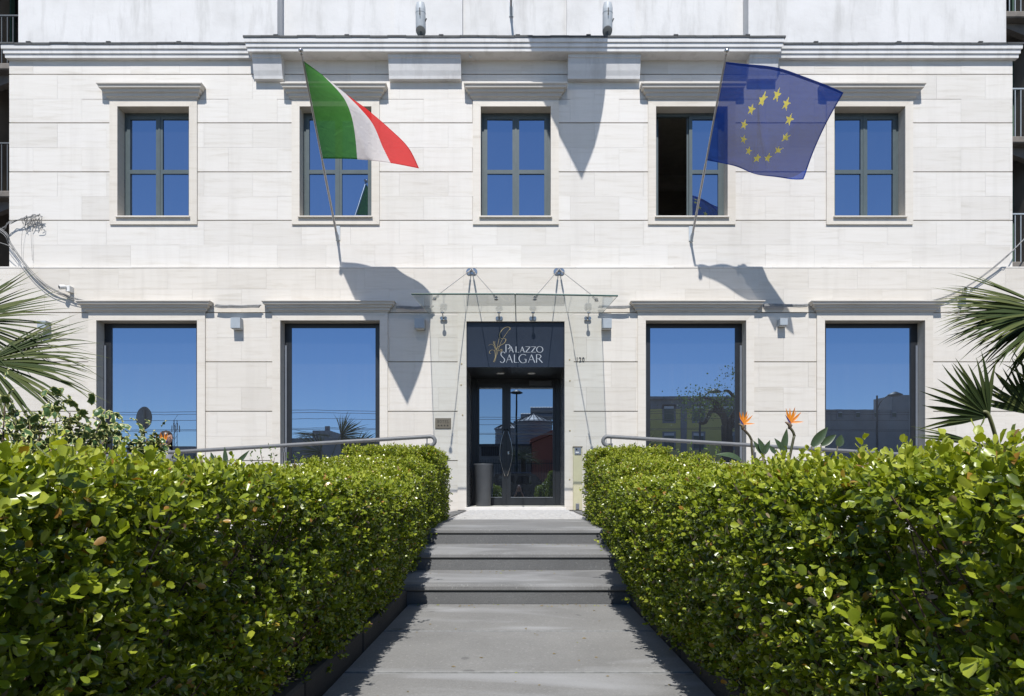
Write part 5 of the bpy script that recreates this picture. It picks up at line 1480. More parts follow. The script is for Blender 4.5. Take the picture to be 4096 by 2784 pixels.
varieg_shrub('small variegated sprig beside the left orange flower', (X(590, YS_+.3), YS_+.3, 0.07),
    [P(px, py, YS_+.3) for px, py in ((555, 1770), (585, 1755), (600, 1760), (560, 1790), (620, 1790))], 6)
M['shrub_leaf'] = leaf_material('small shrub leaf', [(0.0, (0.05, 0.10, 0.025)), (1.0, (0.15, 0.22, 0.04))], 0.35, 0.25)
def small_shrub(label, base, tops, seed):
    root = thing('young_shrub', base, label, 'shrub', 'young shrubs behind the hedges'); r = np.random.default_rng(seed); b = Vector(base)
    m = MB(); pos = []; dr = []; nr = []
    for tp in tops:
        tp = Vector(tp); sp = [b.lerp(tp, k/10) + Vector((r.normal()*.006, r.normal()*.006, 0)) for k in range(11)]
        m.tube(sp, 0.004, 5)
        for k in range(3, 11):
            for q in range(5): pos.append(sp[k] + (sp[k]-sp[k-1])*r.uniform()); dd = Vector(r.normal(size=3))*0.8 + Vector((0,0,0.7)); dr.append(dd); nr.append(Vector(r.normal(size=3))+Vector((0,-.3,1)))
    m.build('stems', M['twig'], root, smooth='all')
    n = len(pos); L = r.uniform(0.03, 0.05, n)
    leaves_object('foliage', [(LEAF_HI, np.array(pos), np.array(dr), np.array(nr), L, L*0.5, r.uniform(0, 1, n))], M['shrub_leaf'], root, kind='stuff')
YK = 8.8
small_shrub('young green shrub behind the left hedge below the handrail', (X(1110, YK), YK, 0.07), [P(px, py, YK+random.uniform(-.2, .2)) for px, py in ((1030, 1838), (1048, 1820), (1085, 1822), (1098, 1830), (1150, 1842), (1180, 1838), (1010, 1848))], 3)
small_shrub('young green shrub behind the right hedge below the handrail', (X(2800, YK), YK, 0.07), [P(px, py, YK+random.uniform(-.2, .2)) for px, py in ((2715, 1830), (2768, 1806), (2760, 1830), (2812, 1826), (2832, 1822), (2860, 1830), (2880, 1838), (2795, 1845))], 4)
# fallen leaves on the steps
fl = thing('fallen_leaves', (0, 6, 0), 'scatter of small fallen leaves on the steps and path', 'leaves', kind='stuff')
r = np.random.default_rng(9); n = 120
ps = []
for k in range(n):
    i = r.integers(0, 4); x = r.uniform(-0.8, 0.78)
    y = [r.uniform(2.9, 5.3), r.uniform(6.0, 6.29), r.uniform(7.0, 7.3), r.uniform(5.25, 5.35)][i]; z = [0.008, 0.162, 0.322, 0.008][i]
    ps.append((x, y, z))
L = r.uniform(0.012, 0.032, n)
leaves_object('foliage', [(LEAF_LO, np.array(ps), np.c_[r.normal(size=(n,2)), np.zeros(n)], np.c_[r.normal(size=(n,2))*.2, np.ones(n)], L, L*0.6, np.where(r.uniform(size=n) < .3, .8, .965))], M['box_leaf'], fl, kind='stuff')
# ================================================================ PERSON ON THE RAMP
M['skin'] = pbr('skin', (0.52, 0.31, 0.22), (0.47, 0.27, 0.19), scale=8, rough=0.5)
M['hair'] = pbr('dark brown hair', (0.030, 0.018, 0.013), (0.016, 0.010, 0.008), scale=40, rough=0.4, stretch=(1,1,0.1))
M['grey_top'] = pbr('pale grey knit', (0.42, 0.42, 0.45), (0.36, 0.36, 0.39), scale=50, rough=0.9, bump=0.3)
M['jeans'] = pbr('dark blue jeans', (0.035, 0.05, 0.095), (0.025, 0.035, 0.07), scale=40, rough=0.85)
M['shoe'] = pbr('black shoe', (0.03, 0.03, 0.03), rough=0.5)
def loft(m, rings, n=16):
    # rings: (centre, rx, ry) horizontal ellipses
    vs = []
    for c, rx, ry in rings:
        for k in range(n):
            a = 2*math.pi*k/n; vs.append((c[0]+rx*math.cos(a), c[1]+ry*math.sin(a), c[2]))
    R = len(rings)
    fs = [(i*n+k, i*n+(k+1)%n, (i+1)*n+(k+1)%n, (i+1)*n+k) for i in range(R-1) for k in range(n)] + [tuple(range(n-1,-1,-1)), tuple((R-1)*n+k for k in range(n))]
    return m.add(vs, fs)
def head_mesh(m, c, hh, f):
    # head facing direction f (unit, horizontal); hh = head height; c = centre
    f = Vector(f).normalized(); s = Vector((-f.y, f.x, 0)); n = 28; R = 22
    vs = []
    for i in range(R+1):
        t = -1 + 2*i/R                      # chin to crown
        for k in range(n):
            a = 2*math.pi*k/n; fx, sx = math.cos(a), math.sin(a)      # fx forward
            rr = math.sqrt(max(0, 1-t*t))
            dep = 0.42*hh*rr; wid = 0.345*hh*rr
            if t < 0: dep *= 1-0.10*(-t); wid *= 1-0.22*(-t)
            x = fx*dep; y = sx*wid
            if fx > 0:
                if t < -0.1: x += 0.05*hh*(-t)*fx*rr
                g = math.exp(-((sx)/0.16)**2)
                x += hh*g*(0.085*math.exp(-((t+0.16)/0.10)**2) + 0.05*math.exp(-((t-0.02)/0.16)**2) + 0.022*math.exp(-((t+0.40)/0.05)**2) + 0.02*math.exp(-((t+0.50)/0.05)**2) + 0.03*math.exp(-((t+0.76)/0.10)**2))
                e = math.exp(-((abs(sx)-0.40)/0.15)**2)*math.exp(-((t-0.03)/0.09)**2); x -= 0.035*hh*e
            if fx < 0 and t < -0.25: x *= 1-0.35*min(1, (-t-0.25)/0.6)
            p = Vector(c) + f*x + s*y + Vector((0,0,t*0.5*hh)); vs.append(tuple(p))
    fs = [(i*n+k, i*n+(k+1)%n, (i+1)*n+(k+1)%n, (i+1)*n+k) for i in range(R) for k in range(n)]
    m.add(vs, fs)
    for sg in (-1, 1):                       # ears
        e = Vector(c) + s*sg*0.345*hh - f*0.02*hh - Vector((0,0,0.03*hh)); m.ball(e, 0.10*hh, 10, 8, 0.6, 0.35, 1.0)
def limb(m, pts, rs, n=10): m.tube([Vector(t) for t in smooth_pts([tuple(p) for p in pts], 4)], [a for i in range(len(rs)-1) for a in [rs[i]+(rs[i+1]-rs[i])*k/4 for k in range(4)]] + [rs[-1]], n)
def hand(m, w, d, side, curl=0.5, s=1.0, out=None):
    # palm at wrist w pointing along d, five separate bent fingers
    w, d = Vector(w), Vector(d).normalized(); o = Vector(out or (0, -1, 0)); o = (o - d*o.dot(d)).normalized(); a = d.cross(o)
    m.obox(w + d*0.045*s, a*0.038*s, o*0.013*s, d*0.045*s)
    for k, L in enumerate((0.068, 0.078, 0.072, 0.058)):
        b = w + d*0.088*s + a*(-0.028+0.019*k)*s; j1 = b + (d*0.9+o*curl*0.5)*L*0.5*s; j2 = j1 + (d*0.55+o*curl)*L*0.5*s
        m.tube([b-d*0.01*s, b, j1, j2], [0.0085*s, 0.0085*s, 0.0078*s, 0.006*s], 6)
    b = w + d*0.03*s - a*0.034*s*side; m.tube([b, b + (d*0.7 - a*0.7*side + o*0.2)*0.035*s, b + (d - a*0.75*side + o*0.4)*0.058*s], [0.011*s, 0.010*s, 0.007*s], 6)
YW = 11.6
eye = P(668, 1748, YW); wx = eye.x - 0.03
gz = ZL - 0.006 - 0.058*(abs(wx)-1.05)
H = (eye.z - gz)/0.935
woman = thing('person', (wx, YW, gz), 'person with long dark hair, glasses and pale grey top walking past the left window', 'person')
q = lambda x, y, z: Vector((wx+x, YW+y, gz+z*H))
body = MB()
hc = q(0.02, 0, 0.925); hh = 0.135*H
head_mesh(body, hc, hh, (1, -0.15, 0))
limb(body, [q(-.005, 0, .80), q(0.0, 0, .84), q(.01, 0, .885)], [0.062, 0.052, 0.05])
loft(body, [(q(0,0,.47), .15, .17), (q(0,0,.55), .12, .155), (q(-.005,0,.62), .10, .135), (q(0,0,.70), .115, .15), (q(-.01,0,.77), .10, .165), (q(-.01,0,.81), .06, .12), (q(-.005,0,.83), .05, .06)])
armsL = [q(-.01,-.175,.785), q(-.06,-.205,.69), q(-.09,-.20,.61), q(-.02,-.19,.54), q(.04,-.18,.49)]
armsR = [q(-.01,.175,.785), q(.05,.205,.69), q(.09,.20,.615), q(.17,.18,.56), q(.24,.16,.53)]
for arm, sd in ((armsL, 1), (armsR, -1)):
    limb(body, arm, [.048, .044, .038, .033, .026]); hand(body, arm[-1], arm[-1]-arm[-2], sd, 0.5, 0.9, (0, -sd, 0))
legA = [q(.0,-.085,.50), q(.13,-.08,.29), q(.12,-.08,.27), q(.06,-.08,.06)]; legB = [q(0,.085,.50), q(-.05,.085,.29), q(-.07,.085,.27), q(-.25,.085,.075)]
for lg in (legA, legB): limb(body, lg, [.088, .06, .056, .036])
body.build('body', M['skin'], woman, smooth='all')
top = MB()
loft(top, [(q(0,0,.49), .155, .18), (q(0,0,.55), .13, .165), (q(-.005,0,.62), .115, .15), (q(0,0,.70), .132, .168), (q(-.01,0,.77), .118, .188), (q(-.01,0,.805), .09, .155), (q(-.008,0,.828), .066, .08), (q(-.005,0,.842), .064, .066)], 20)
for arm in (armsL, armsR): limb(top, arm[:-1], [.066, .058, .05, .044])
top.build('top', M['grey_top'], woman, smooth='all')
jn = MB(); loft(jn, [(q(0,0,.46), .15, .175), (q(0,0,.53), .145, .175)], 18)
for lg in (legA, legB): limb(jn, lg, [.10, .072, .068, .05])
jn.build('jeans', M['jeans'], woman, smooth='all')
for lg, sd in ((legA, 0), (legB, 1)):
    a = lg[-1]; z0 = gz + (0.0 if sd == 0 else 0.05); m = MB(); m.ball((a.x+0.06, a.y, max(gz+0.045, a.z-0.06)), 0.05, 14, 8, 2.3, 0.85, 0.9); m.build('shoe', M['shoe'], woman, smooth='all')
hr = MB()
f = Vector((1, -0.15, 0)).normalized(); s = Vector((-f.y, f.x, 0)); n = 28; R = 24; vs = []
for i in range(R+1):
    t = 1.0 - 2.9*i/R
    for k in range(n):
        a = math.pi*(0.30) + (2*math.pi-0.60*math.pi)*k/(n-1)          # open at the face
        tt = max(t, -0.15); rr = math.sqrt(max(0.0, 1-min(1, tt)**2)) if tt > -0.99 else 0
        if t < 0.25: pass
        open_ = min(1, max(0, (0.62-t)/0.25))
        a = a if open_ >= 1 else (math.pi + (a-math.pi)*(1 + (1-open_)*0.42))
        dep = 0.485*hh*rr; wid = 0.41*hh*rr
        if t < -0.15: fl = (-0.15-t)/1.75; dep *= 1+0.10*fl; wid *= 1-0.02*fl
        rip = 1 + 0.025*math.sin(k*2.3+i*0.3)
        p = hc + f*(math.cos(a)*dep*rip - 0.03*hh) + s*(math.sin(a)*wid*rip) + Vector((0,0,t*0.53*hh + 0.015*hh)); vs.append(tuple(p))
hr.add(vs, [(i*n+k, i*n+k+1, (i+1)*n+k+1, (i+1)*n+k) for i in range(R) for k in range(n-1)])
ho = hr.build('hair', M['hair'], woman, smooth='all')
sm_ = ho.modifiers.new('thick', 'SOLIDIFY'); sm_.thickness = 0.012; sm_.offset = 0
gl = MB(); M['eye'] = pbr('eye', (0.05, 0.035, 0.03), rough=0.2)
ey = MB()
for sg in (-1, 1):
    ec = hc + f*0.375*hh + s*sg*0.135*hh + Vector((0,0,0.012*hh))
    gl.tube([ec + f*0.035*hh + s*math.cos(2*math.pi*k/14)*0.10*hh + Vector((0,0,math.sin(2*math.pi*k/14)*0.075*hh)) for k in range(15)], 0.0022, 5)
    gl.tube([ec + f*0.035*hh + s*sg*0.10*hh, hc + s*sg*0.36*hh + Vector((0,0,0.02*hh))], 0.0022, 5)
    ey.ball(ec-f*0.012*hh, 0.045*hh, 10, 8, 1, 1, 0.6)
gl.build('glasses', M['black'], woman); ey.build('eyes', M['eye'], woman, smooth='all')
m = MB(); M['lip'] = pbr('lips', (0.42, 0.16, 0.14), rough=0.4); m.ball(hc + f*0.385*hh - Vector((0,0,0.225*hh)), 0.05*hh, 10, 6, 0.5, 1.1, 0.45); m.build('lips', M['lip'], woman, smooth='all')

# ================================================================ NEIGHBOURING HOUSES
M['old_wall'] = pbr('old ochre plaster', (0.235, 0.20, 0.155), (0.16, 0.135, 0.105), scale=1.5, rough=0.9, bump=0.3)
M['old_wall2'] = pbr('old grey plaster', (0.27, 0.25, 0.22), (0.18, 0.165, 0.145), scale=1.5, rough=0.9, bump=0.3)
M['iron'] = pbr('painted iron', (0.10, 0.11, 0.12), rough=0.5)
M['iron_pale'] = pbr('pale blue grey iron', (0.35, 0.40, 0.44), rough=0.5)
M['balcony_slab'] = pbr('balcony slab', (0.20, 0.18, 0.16), (0.12, 0.11, 0.10), rough=0.9)
M['dark_glass'] = glass_mirror('dim window glass', (0.8, 0.85, 0.9), 0.12)
M['shutter'] = pbr('green shutter', (0.05, 0.11, 0.08), rough=0.6)
def neighbour(sgn, label, mat, levels):
    Yn = D2 + 0.95; xi = (UX0-1.15) if sgn < 0 else (UX1+1.15)
    r = thing('neighbouring_house', (xi, Yn, 0), label, 'building')
    a, c = sorted((xi, xi+sgn*14))
    ys, ye = Yn-0.6, Yn+22
    # side wall along the alley, seen at a steep angle
    MB().box(a, c, ys, ye, -0.1, 19).build('wall', mat, r)
    for z in levels:
        lo, hi = sorted((xi - sgn*0.0, xi - sgn*1.15))
        bc = MB().cbox(lo, hi, ys+0.3, ys+6.0, z-0.14, z, 0.02).build('balcony', M['balcony_slab'], r)
        m = MB(); xe = xi-sgn*1.1
        k = ys+0.34
        while k < ys+6.0: m.box(xe-0.008, xe+0.008, k-0.008, k+0.008, z, z+1.0); k += 0.12
        j = 0.0
        while j < 1.1: m.box(xi-sgn*j-0.008, xi-sgn*j+0.008, ys+0.33, ys+0.346, z, z+1.0); j += 0.12
        m.box(xe-0.018, xe+0.018, ys+0.32, ys+6.0, z+1.0, z+1.03); m.box(min(xi, xe), max(xi, xe), ys+0.32, ys+0.352, z+1.0, z+1.028)
        m.build('railing', M['iron_pale' if sgn > 0 else 'iron'], bc)
        for q_ in range(2):
            y = ys+1.2+q_*2.6
            w = MB().box(min(xi-sgn*0.03, xi), max(xi-sgn*0.03, xi), y, y+1.1, z+0.02, z+2.3).build('window', M['shutter'], r)
            MB().box(min(xi-sgn*0.04, xi-sgn*0.031), max(xi-sgn*0.04, xi-sgn*0.031), y+0.12, y+0.98, z+0.3, z+2.15).build('pane', M['dark_glass'], w)
        for q_ in (0.5, 2.6, 4.8):
            MB().prism([(xi, z-0.145), (xi-sgn*0.9, z-0.145), (xi, z-0.5)], ys+q_, ys+q_+0.14, 'y').build('corbel', M['balcony_slab'], r)
    return r, xi, Yn
nl, xl, Yn = neighbour(-1, 'shaded ochre house with balconies behind the left edge of the hotel', M['old_wall'], (4.5, 7.2, 9.9, 12.6))
nr_, xr_, Yn = neighbour(1, 'shaded grey house with railed balconies behind the right edge of the hotel', M['old_wall2'], (5.7, 8.35, 11.0, 13.7))
# laundry: a pair of jeans hung on the balcony rail
xj = xr_-1.06; yj = Yn-0.6+0.30
lj = thing('hanging_jeans', (xj, yj, 6.7), 'blue jeans hung to dry on the right neighbour balcony', 'jeans')
M['denim'] = pbr('washed blue denim', (0.10, 0.16, 0.29), (0.06, 0.10, 0.20), scale=14, rough=0.9, bump=0.4)
m = MB(); loft(m, [((xj+0.1, yj-0.05, 6.78), .20, .06), ((xj+0.1, yj-0.06, 6.6), .22, .075), ((xj+0.09, yj-0.06, 6.45), .22, .08)], 14); m.build('waist', M['denim'], lj, smooth='all')
for dx_, ex in ((0.0, -0.04), (0.2, 0.02)):
    m = MB(); limb(m, [(xj+dx_, yj-.06, 6.47), (xj+dx_-0.02, yj-.07, 6.2), (xj+dx_+ex-0.03, yj-.06, 5.85)], [.105, .085, .075]); m.build('leg', M['denim'], lj, smooth='all')

# ================================================================ ACROSS THE STREET (seen mirrored in the glass)
def mir(px, py, Yr, Yg=D+0.25): 
    dv = 2*Yg - Yr; return Vector(((px-VX)/F*dv, Yr, CZ + (VY-py)/F*dv))
M['yellow_wall'] = pbr('ochre yellow wall', (0.74, 0.62, 0.19), (0.66, 0.55, 0.16), scale=0.5, rough=0.9)
M['grey_band'] = pbr('grey facade band', (0.27, 0.28, 0.29), (0.22, 0.225, 0.23), scale=0.6, rough=0.9)
M['concrete'] = pbr('weathered concrete', (0.36, 0.35, 0.33), (0.24, 0.235, 0.22), scale=0.4, rough=0.9)
M['red_wall'] = pbr('dusty red wall', (0.42, 0.15, 0.10), (0.36, 0.125, 0.085), scale=0.5, rough=0.9)
M['zinc'] = pbr('corrugated zinc', (0.42, 0.42, 0.42), (0.33, 0.33, 0.33), scale=0.8, rough=0.5, stretch=(1,1,8))
M['car_blue'] = pbr('dark blue car paint', (0.03, 0.045, 0.09), (0.028, 0.04, 0.08), rough=0.15)
M['car_black'] = pbr('black car paint', (0.018, 0.02, 0.025), rough=0.12)
M['tyre'] = pbr('tyre rubber', (0.02, 0.02, 0.02), rough=0.85)
M['street_iron'] = pbr('dark green street iron', (0.035, 0.05, 0.048), rough=0.5)
M['sign_back'] = pbr('grey sign back', (0.19, 0.22, 0.215), rough=0.5)

def facade_block(name, label, x0, x1, Yr, ztop, wall, cols, rows, zr0, dz, wsz, depth=14, parapet=0.0, bands=True):
    r = thing(name, ((x0+x1)/2, Yr, 0), label, 'building')
    MB().box(x0, x1, Yr-depth, Yr, -0.05, ztop-1.4 if bands else ztop).build('wall', wall, r)
    if bands:
        MB().box(x0-0.05, x1+0.05, Yr-depth, Yr+0.05, ztop-1.39, ztop-0.3).build('frieze', M['grey_band'], r)
        MB().ring(x0, x1, Yr, [(0, 0), (0, 0.01)]).v
        MB().box(x0-0.5, x1+0.5, Yr-depth, Yr+0.6, ztop-0.29, ztop).build('eaves', M['grey_band'], r)
    for i in range(cols):
        xc = x0 + (x1-x0)*(i+0.5)/cols
        if bands and i % 2 == 1: MB().box(xc-(x1-x0)/cols*0.5-0.35, xc-(x1-x0)/cols*0.5+0.35, Yr+0.001, Yr+0.06, -0.05, ztop-1.4).build('pilaster', M['grey_band'], r)
        for j in range(rows):
            zb = zr0+dz*j
            w = MB().box(xc-wsz[0]/2-0.2, xc+wsz[0]/2+0.2, Yr+0.001, Yr+0.05, zb-0.2, zb+wsz[1]+0.2).build('window', M['grey_band'], r)
            MB().box(xc-wsz[0]/2, xc+wsz[0]/2, Yr+0.051, Yr+0.06, zb, zb+wsz[1]*0.82).build('pane', M['shutter'], w)
            MB().box(xc-wsz[0]/2, xc+wsz[0]/2, Yr+0.051, Yr+0.08, zb+wsz[1]*0.83, zb+wsz[1]).build('blind', M['white_plastic'], w)
    return r
Yr = -52.0
a, c = mir(2380, 0, Yr).x, mir(3090, 0, Yr).x
facade_block('apartment_house', 'yellow apartment house with grey bands across the street', a, c, Yr, mir(0, 1588, Yr).z, M['yellow_wall'], 6, 3, mir(0, 1685, Yr).z-3.15*2, 3.15, (1.15, 1.75))
a, c = mir(3180, 0, Yr).x, mir(3900, 0, Yr).x
gb = facade_block('office_block', 'low grey block with small square windows across the street', a, c, Yr, mir(0, 1638, Yr).z, M['concrete'], 10, 1, mir(0, 1668, Yr).z, 3, (0.45, 0.6), bands=False)
p0 = mir(3560, 1630, Yr-6); MB().box(p0.x, mir(3720, 0, Yr-6).x, Yr-10, Yr-5.5, 0, mir(0, 1582, Yr-6).z).build('stair_tower', M['concrete'], gb)
Yr = -38.0
a, c = mir(1040, 0, Yr).x, mir(1640, 0, Yr).x
facade_block('warehouse', 'long low grey warehouse across the street', a, c, Yr, mir(0, 1752, Yr).z, M['concrete'], 9, 1, 1.6, 3, (1.2, 0.9), bands=False)
a, c = mir(1120, 0, Yr-4).x, mir(1200, 0, Yr-4).x
ch = facade_block('brick_annex', 'grey annex with a chimney behind the warehouse', a, c, Yr-15, mir(0, 1722, Yr-15).z, M['concrete'], 2, 1, 3, 3, (0.9, 0.9), bands=False, depth=5)
MB().box(c-1.0, c-0.5, Yr-17, Yr-16.5, 0, mir(0, 1700, Yr-15).z).build('chimney', M['grey_band'], ch)
a, c = mir(505, 0, Yr).x, mir(900, 0, Yr).x
facade_block('depot', 'low cream and grey depot across the street', a, c, Yr, mir(0, 1785, Yr).z, M['concrete'], 6, 1, 1.5, 3, (1.2, 0.9), bands=False)
# things in front of the door
DG = DY+0.016
Yr = -34.0
def silo(px0, px1, pe_, pa, Yv, label):
    a, c = mir(px0, 0, Yv, DG).x, mir(px1, 0, Yv, DG).x; rr = (c-a)/2; xc = (a+c)/2; ze, zt = mir(0, pe_, Yv, DG).z, mir(0, pa, Yv, DG).z
    r = thing('silo', (xc, Yv, 0), label, 'silo', 'corrugated silos across the street')
    prof = [(0.01, -0.05)]; k = 0; n = 44
    for k in range(n+1): prof.append((rr*(1.0 if k % 2 else 0.975), -0.05 + (ze+0.05)*k/n))
    prof.append((0.01, ze)); MB().lathe(prof, (xc, Yv, 0), 40).build('wall', M['zinc'], r)
    rf = MB().lathe([(rr*1.06, ze-0.05), (rr*1.05, ze+0.02), (rr*0.12, zt), (0.01, zt+0.1)], (xc, Yv, 0), 40).build('roof', M['zinc'], r)
    m = MB()
    for k in range(24):
        t = 2*math.pi*k/24; m.tube([(xc+rr*1.05*math.cos(t), Yv+rr*1.05*math.sin(t), ze+0.05), (xc+rr*.12*math.cos(t), Yv+rr*.12*math.sin(t), zt+0.04)], 0.035, 4)
    m.build('rib', M['iron'], rf)
silo(2058, 2210, 1690, 1657, Yr, 'large corrugated silo with a conical roof across the street')
silo(1980, 2090, 1718, 1690, Yr-4, 'smaller corrugated silo behind the large one')
for (px, py0, py1, ln, lab) in ((2122, 1627, 1654, 1, 'upper horizontal corrugated duct above the silos'), (2083, 1653, 1680, 1, 'lower horizontal corrugated duct above the silos')):
    Yv = Yr-3.5; z0, z1 = mir(0, py1, Yv, DG).z, mir(0, py0, Yv, DG).z; rr = (z1-z0)/2; x0_ = mir(px, 0, Yv, DG).x
    d_ = thing('duct', (x0_, Yv, (z0+z1)/2), lab, 'duct', 'ducts above the silos')
    prof = [(0.01, 0)] + [(rr*(1 if k % 2 else 0.96), 0.14*k) for k in range(40)] + [(0.01, 0.14*39)]
    MB().lathe(prof, (x0_, Yv, (z0+z1)/2), 28, (1, 0, 0)).build('pipe', M['zinc'], d_)
    MB().box(x0_+1.2, x0_+1.4, Yv-0.1, Yv+0.1, 0, z0+0.05).build('support', M['iron'], d_)
a, c = mir(1880, 0, -27, DG).x, mir(2122, 0, -27, DG).x
sh_ = thing('shed', ((a+c)/2, -27, 0), 'low pale shed with a dark barred window across the street', 'building')
zt_ = mir(0, 1776, -27, DG).z
MB().box(a, c, -31, -27, -0.05, zt_-0.15).build('wall', M['concrete'], sh_)
MB().box(a-0.15, c+0.15, -31, -26.8, zt_-0.149, zt_).build('roof', M['iron'], sh_)
p0, p1 = mir(1926, 1824, -27, DG), mir(1996, 1786, -27, DG)
wd = MB().box(p0.x, p1.x, -27+0.001, -26.96, p0.z, p1.z).build('window', M['black'], sh_)
m = MB(); 
for k in range(9): xx = p0.x+(p1.x-p0.x)*k/8; m.box(xx-0.02, xx+0.02, -26.959, -26.93, p0.z, p1.z)
m.build('bars', M['iron'], wd)
a, c = mir(2128, 0, -25, DG).x, mir(2300, 0, -25, DG).x
rd = thing('red_building', ((a+c)/2, -25, 0), 'dusty red building with a sloping parapet across the street', 'building')
zl, zr_ = mir(0, 1772, -25, DG).z, mir(0, 1700, -25, DG).z
MB().prism([(a, -0.05), (c, -0.05), (c, zr_), (a, zl)], -29, -25).build('wall', M['red_wall'], rd)
MB().prism([(a-.15, zl+0.01), (c, zr_+0.01), (c, zr_+0.3), (a-.15, zl+0.3)], -29, -24.85).build('parapet', M['red_wall'], rd)
# street fence (iron bars)
fn = thing('iron_fence', (0, -19, 0), 'dark iron bar fence across the street', 'fence')
zt_ = mir(0, 1838, -19, DG).z; x = -14.0
bar = MB().cbox(-0.018, 0.018, -19.018, -18.982, 0.0, zt_, 0.008); first = None
a, c = -4.6, 4.4
n = int((c-a)/0.115)
for k in range(n):
    xx = a+(c-a)*k/n
    if first is None:
        m = MB(); m.v = [(v[0]+xx, v[1], v[2]) for v in bar.v]; m.f = bar.f; first = m.build('bar', M['street_iron'], fn); fx0 = xx
    else:
        o = first.copy(); COL.objects.link(o); o.parent = fn; o.location = (xx-fx0, 0, 0)
m = MB(); m.box(a, c, -18.97, -18.94, zt_-0.3, zt_-0.24); m.box(a, c, -18.97, -18.94, 0.2, 0.26); m.build('rail', M['street_iron'], fn)

def car(label, xc, yc, L, W, H_, paint, heading):
    r = thing('parked_car', (xc, yc, -0.03), label, 'car', 'cars parked along the street')
    hx = heading; g = -0.03
    prof = [(-.5,.22),(-.495,.45),(-.47,.56),(-.40,.60),(-.32,.97),(-.25,1.0),(.10,1.0),(.18,.95),(.28,.66),(.44,.58),(.49,.48),(.5,.25),(.42,.16),(-.42,.16)]
    def ring(yo, shrink):
        return [(xc+hx*p[0]*L, yc+yo*(1-(0.16 if p[1] > 0.62 else 0)*shrink), g+p[1]*H_) for p in prof]
    m = MB(); n = len(prof); rs = [ring(-W/2+0.05, 1), ring(-W/2, 1), ring(W/2, 1), ring(W/2-0.05, 1)]
    vs = [v for q_ in rs for v in q_]
    fs = [(i*n+k, i*n+(k+1)%n, (i+1)*n+(k+1)%n, (i+1)*n+k) for i in range(3) for k in range(n)] + [tuple(range(n)), tuple(range(4*n-1, 3*n-1, -1))]
    m.add(vs, fs).build('body', paint, r, smooth=True)
    for sd in (-1, 1):
        yy = yc+sd*(W/2*0.86)
        for (u0, u1) in ((-.30, -.08), (-.07, .12)):
            p = [(xc+hx*u0*L, g+.66*H_), (xc+hx*u1*L*1.08, g+.66*H_), (xc+hx*u1*L, g+.93*H_), (xc+hx*(u0+.03)*L, g+.93*H_)]
            MB().prism(p, yy-0.01, yy+0.01).build('side_window', M['dark_glass'], r)
        for u in (-.31, .31):
            wc = (xc+hx*u*L, yc+sd*(W/2-0.10), g+.33)
            w = MB().lathe([(0.01,-.10),(.30,-.10),(.33,-.07),(.33,.07),(.30,.10),(.01,.10)], wc, 24, (0,1,0)).build('wheel', M['tyre'], r, smooth=True)
            MB().lathe([(0.01,-.108),(.19,-.108),(.21,-.098),(.21,.098),(.19,.108),(.01,.108)], wc, 16, (0,1,0)).build('rim', M['satin'], w, smooth=True)
        MB().cbox(xc+hx*.455*L-.06, xc+hx*.455*L+.06, yc+sd*W*.36-.12, yc+sd*W*.36+.12, g+.48*H_, g+.56*H_, .02).build('headlight', M['white_plastic'], r)
        MB().tube([(xc-hx*.27*L, yc+sd*W*.36, g+1.0*H_), (xc-hx*.25*L, yc+sd*W*.36, g+1.03*H_), (xc+hx*.10*L, yc+sd*W*.36, g+1.03*H_), (xc+hx*.12*L, yc+sd*W*.36, g+.995*H_)], 0.018, 6).build('roof_rail', M['steel'], r)
    MB().prism([(yc-W*.36, g+.64*H_), (yc+W*.36, g+.64*H_), (yc+W*.33, g+.92*H_), (yc-W*.33, g+.92*H_)], xc+hx*.27*L-.01, xc+hx*.27*L+.01, 'x')
p = mir(2085, 0, -9.5, DG)
car('black estate car parked across the street', p.x, -9.5, 4.6, 1.8, mir(0, 1895, -9.5, DG).z+0.03, M['car_black'], 1)
p = mir(2215, 0, -5.4, DG)
car('dark blue car parked at the near kerb', p.x+1.3, -5.4, 4.2, 1.75, 1.42, M['car_blue'], -1)

# street lamps
def street_lamp(px, ptop, Yv, label, Yg=D+0.25, arm=0.9, arc=False):
    b = mir(px, ptop, Yv, Yg); r = thing('street_lamp', (b.x, Yv, -0.03), label, 'street lamp', 'street lamps')
    zt = b.z
    MB().lathe([(0.16,-0.05),(0.16,0.5),(0.11,0.6),(0.10,2.2),(0.13,2.25),(0.13,2.4),(0.075,2.5),(0.055,zt-0.6),(0.05,zt)], (b.x, Yv, 0), 14).build('pole', M['street_iron'], r, smooth=True)
    if arc:
        pts = [(b.x+0.02, Yv, zt-1.2)] + [(b.x+arm*(1-math.cos(math.pi/2*k/8)), Yv, zt-1.1+1.2*math.sin(math.pi/2*k/8)) for k in range(9)]
        MB().tube(pts, 0.03, 8).build('arm', M['street_iron'], r, smooth='all'); hx = b.x+arm; hz = zt+0.02
    else: hx, hz = b.x, zt
    MB().lathe([(0.02,0.22),(0.10,0.2),(0.42,0.04),(0.44,0.0),(0.30,-0.05),(0.02,-0.07)], (hx, Yv, hz), 22).build('lamp_head', M['street_iron'], r, smooth=True)
street_lamp(2066, 1572, -16, 'street lamp with a saucer head opposite the door', DG)
street_lamp(2800, 1570, -14, 'arched street lamp beside the pollarded tree', arc=True)
street_lamp(3508, 1582, -14, 'arched street lamp opposite the right window', arc=True, arm=1.1)
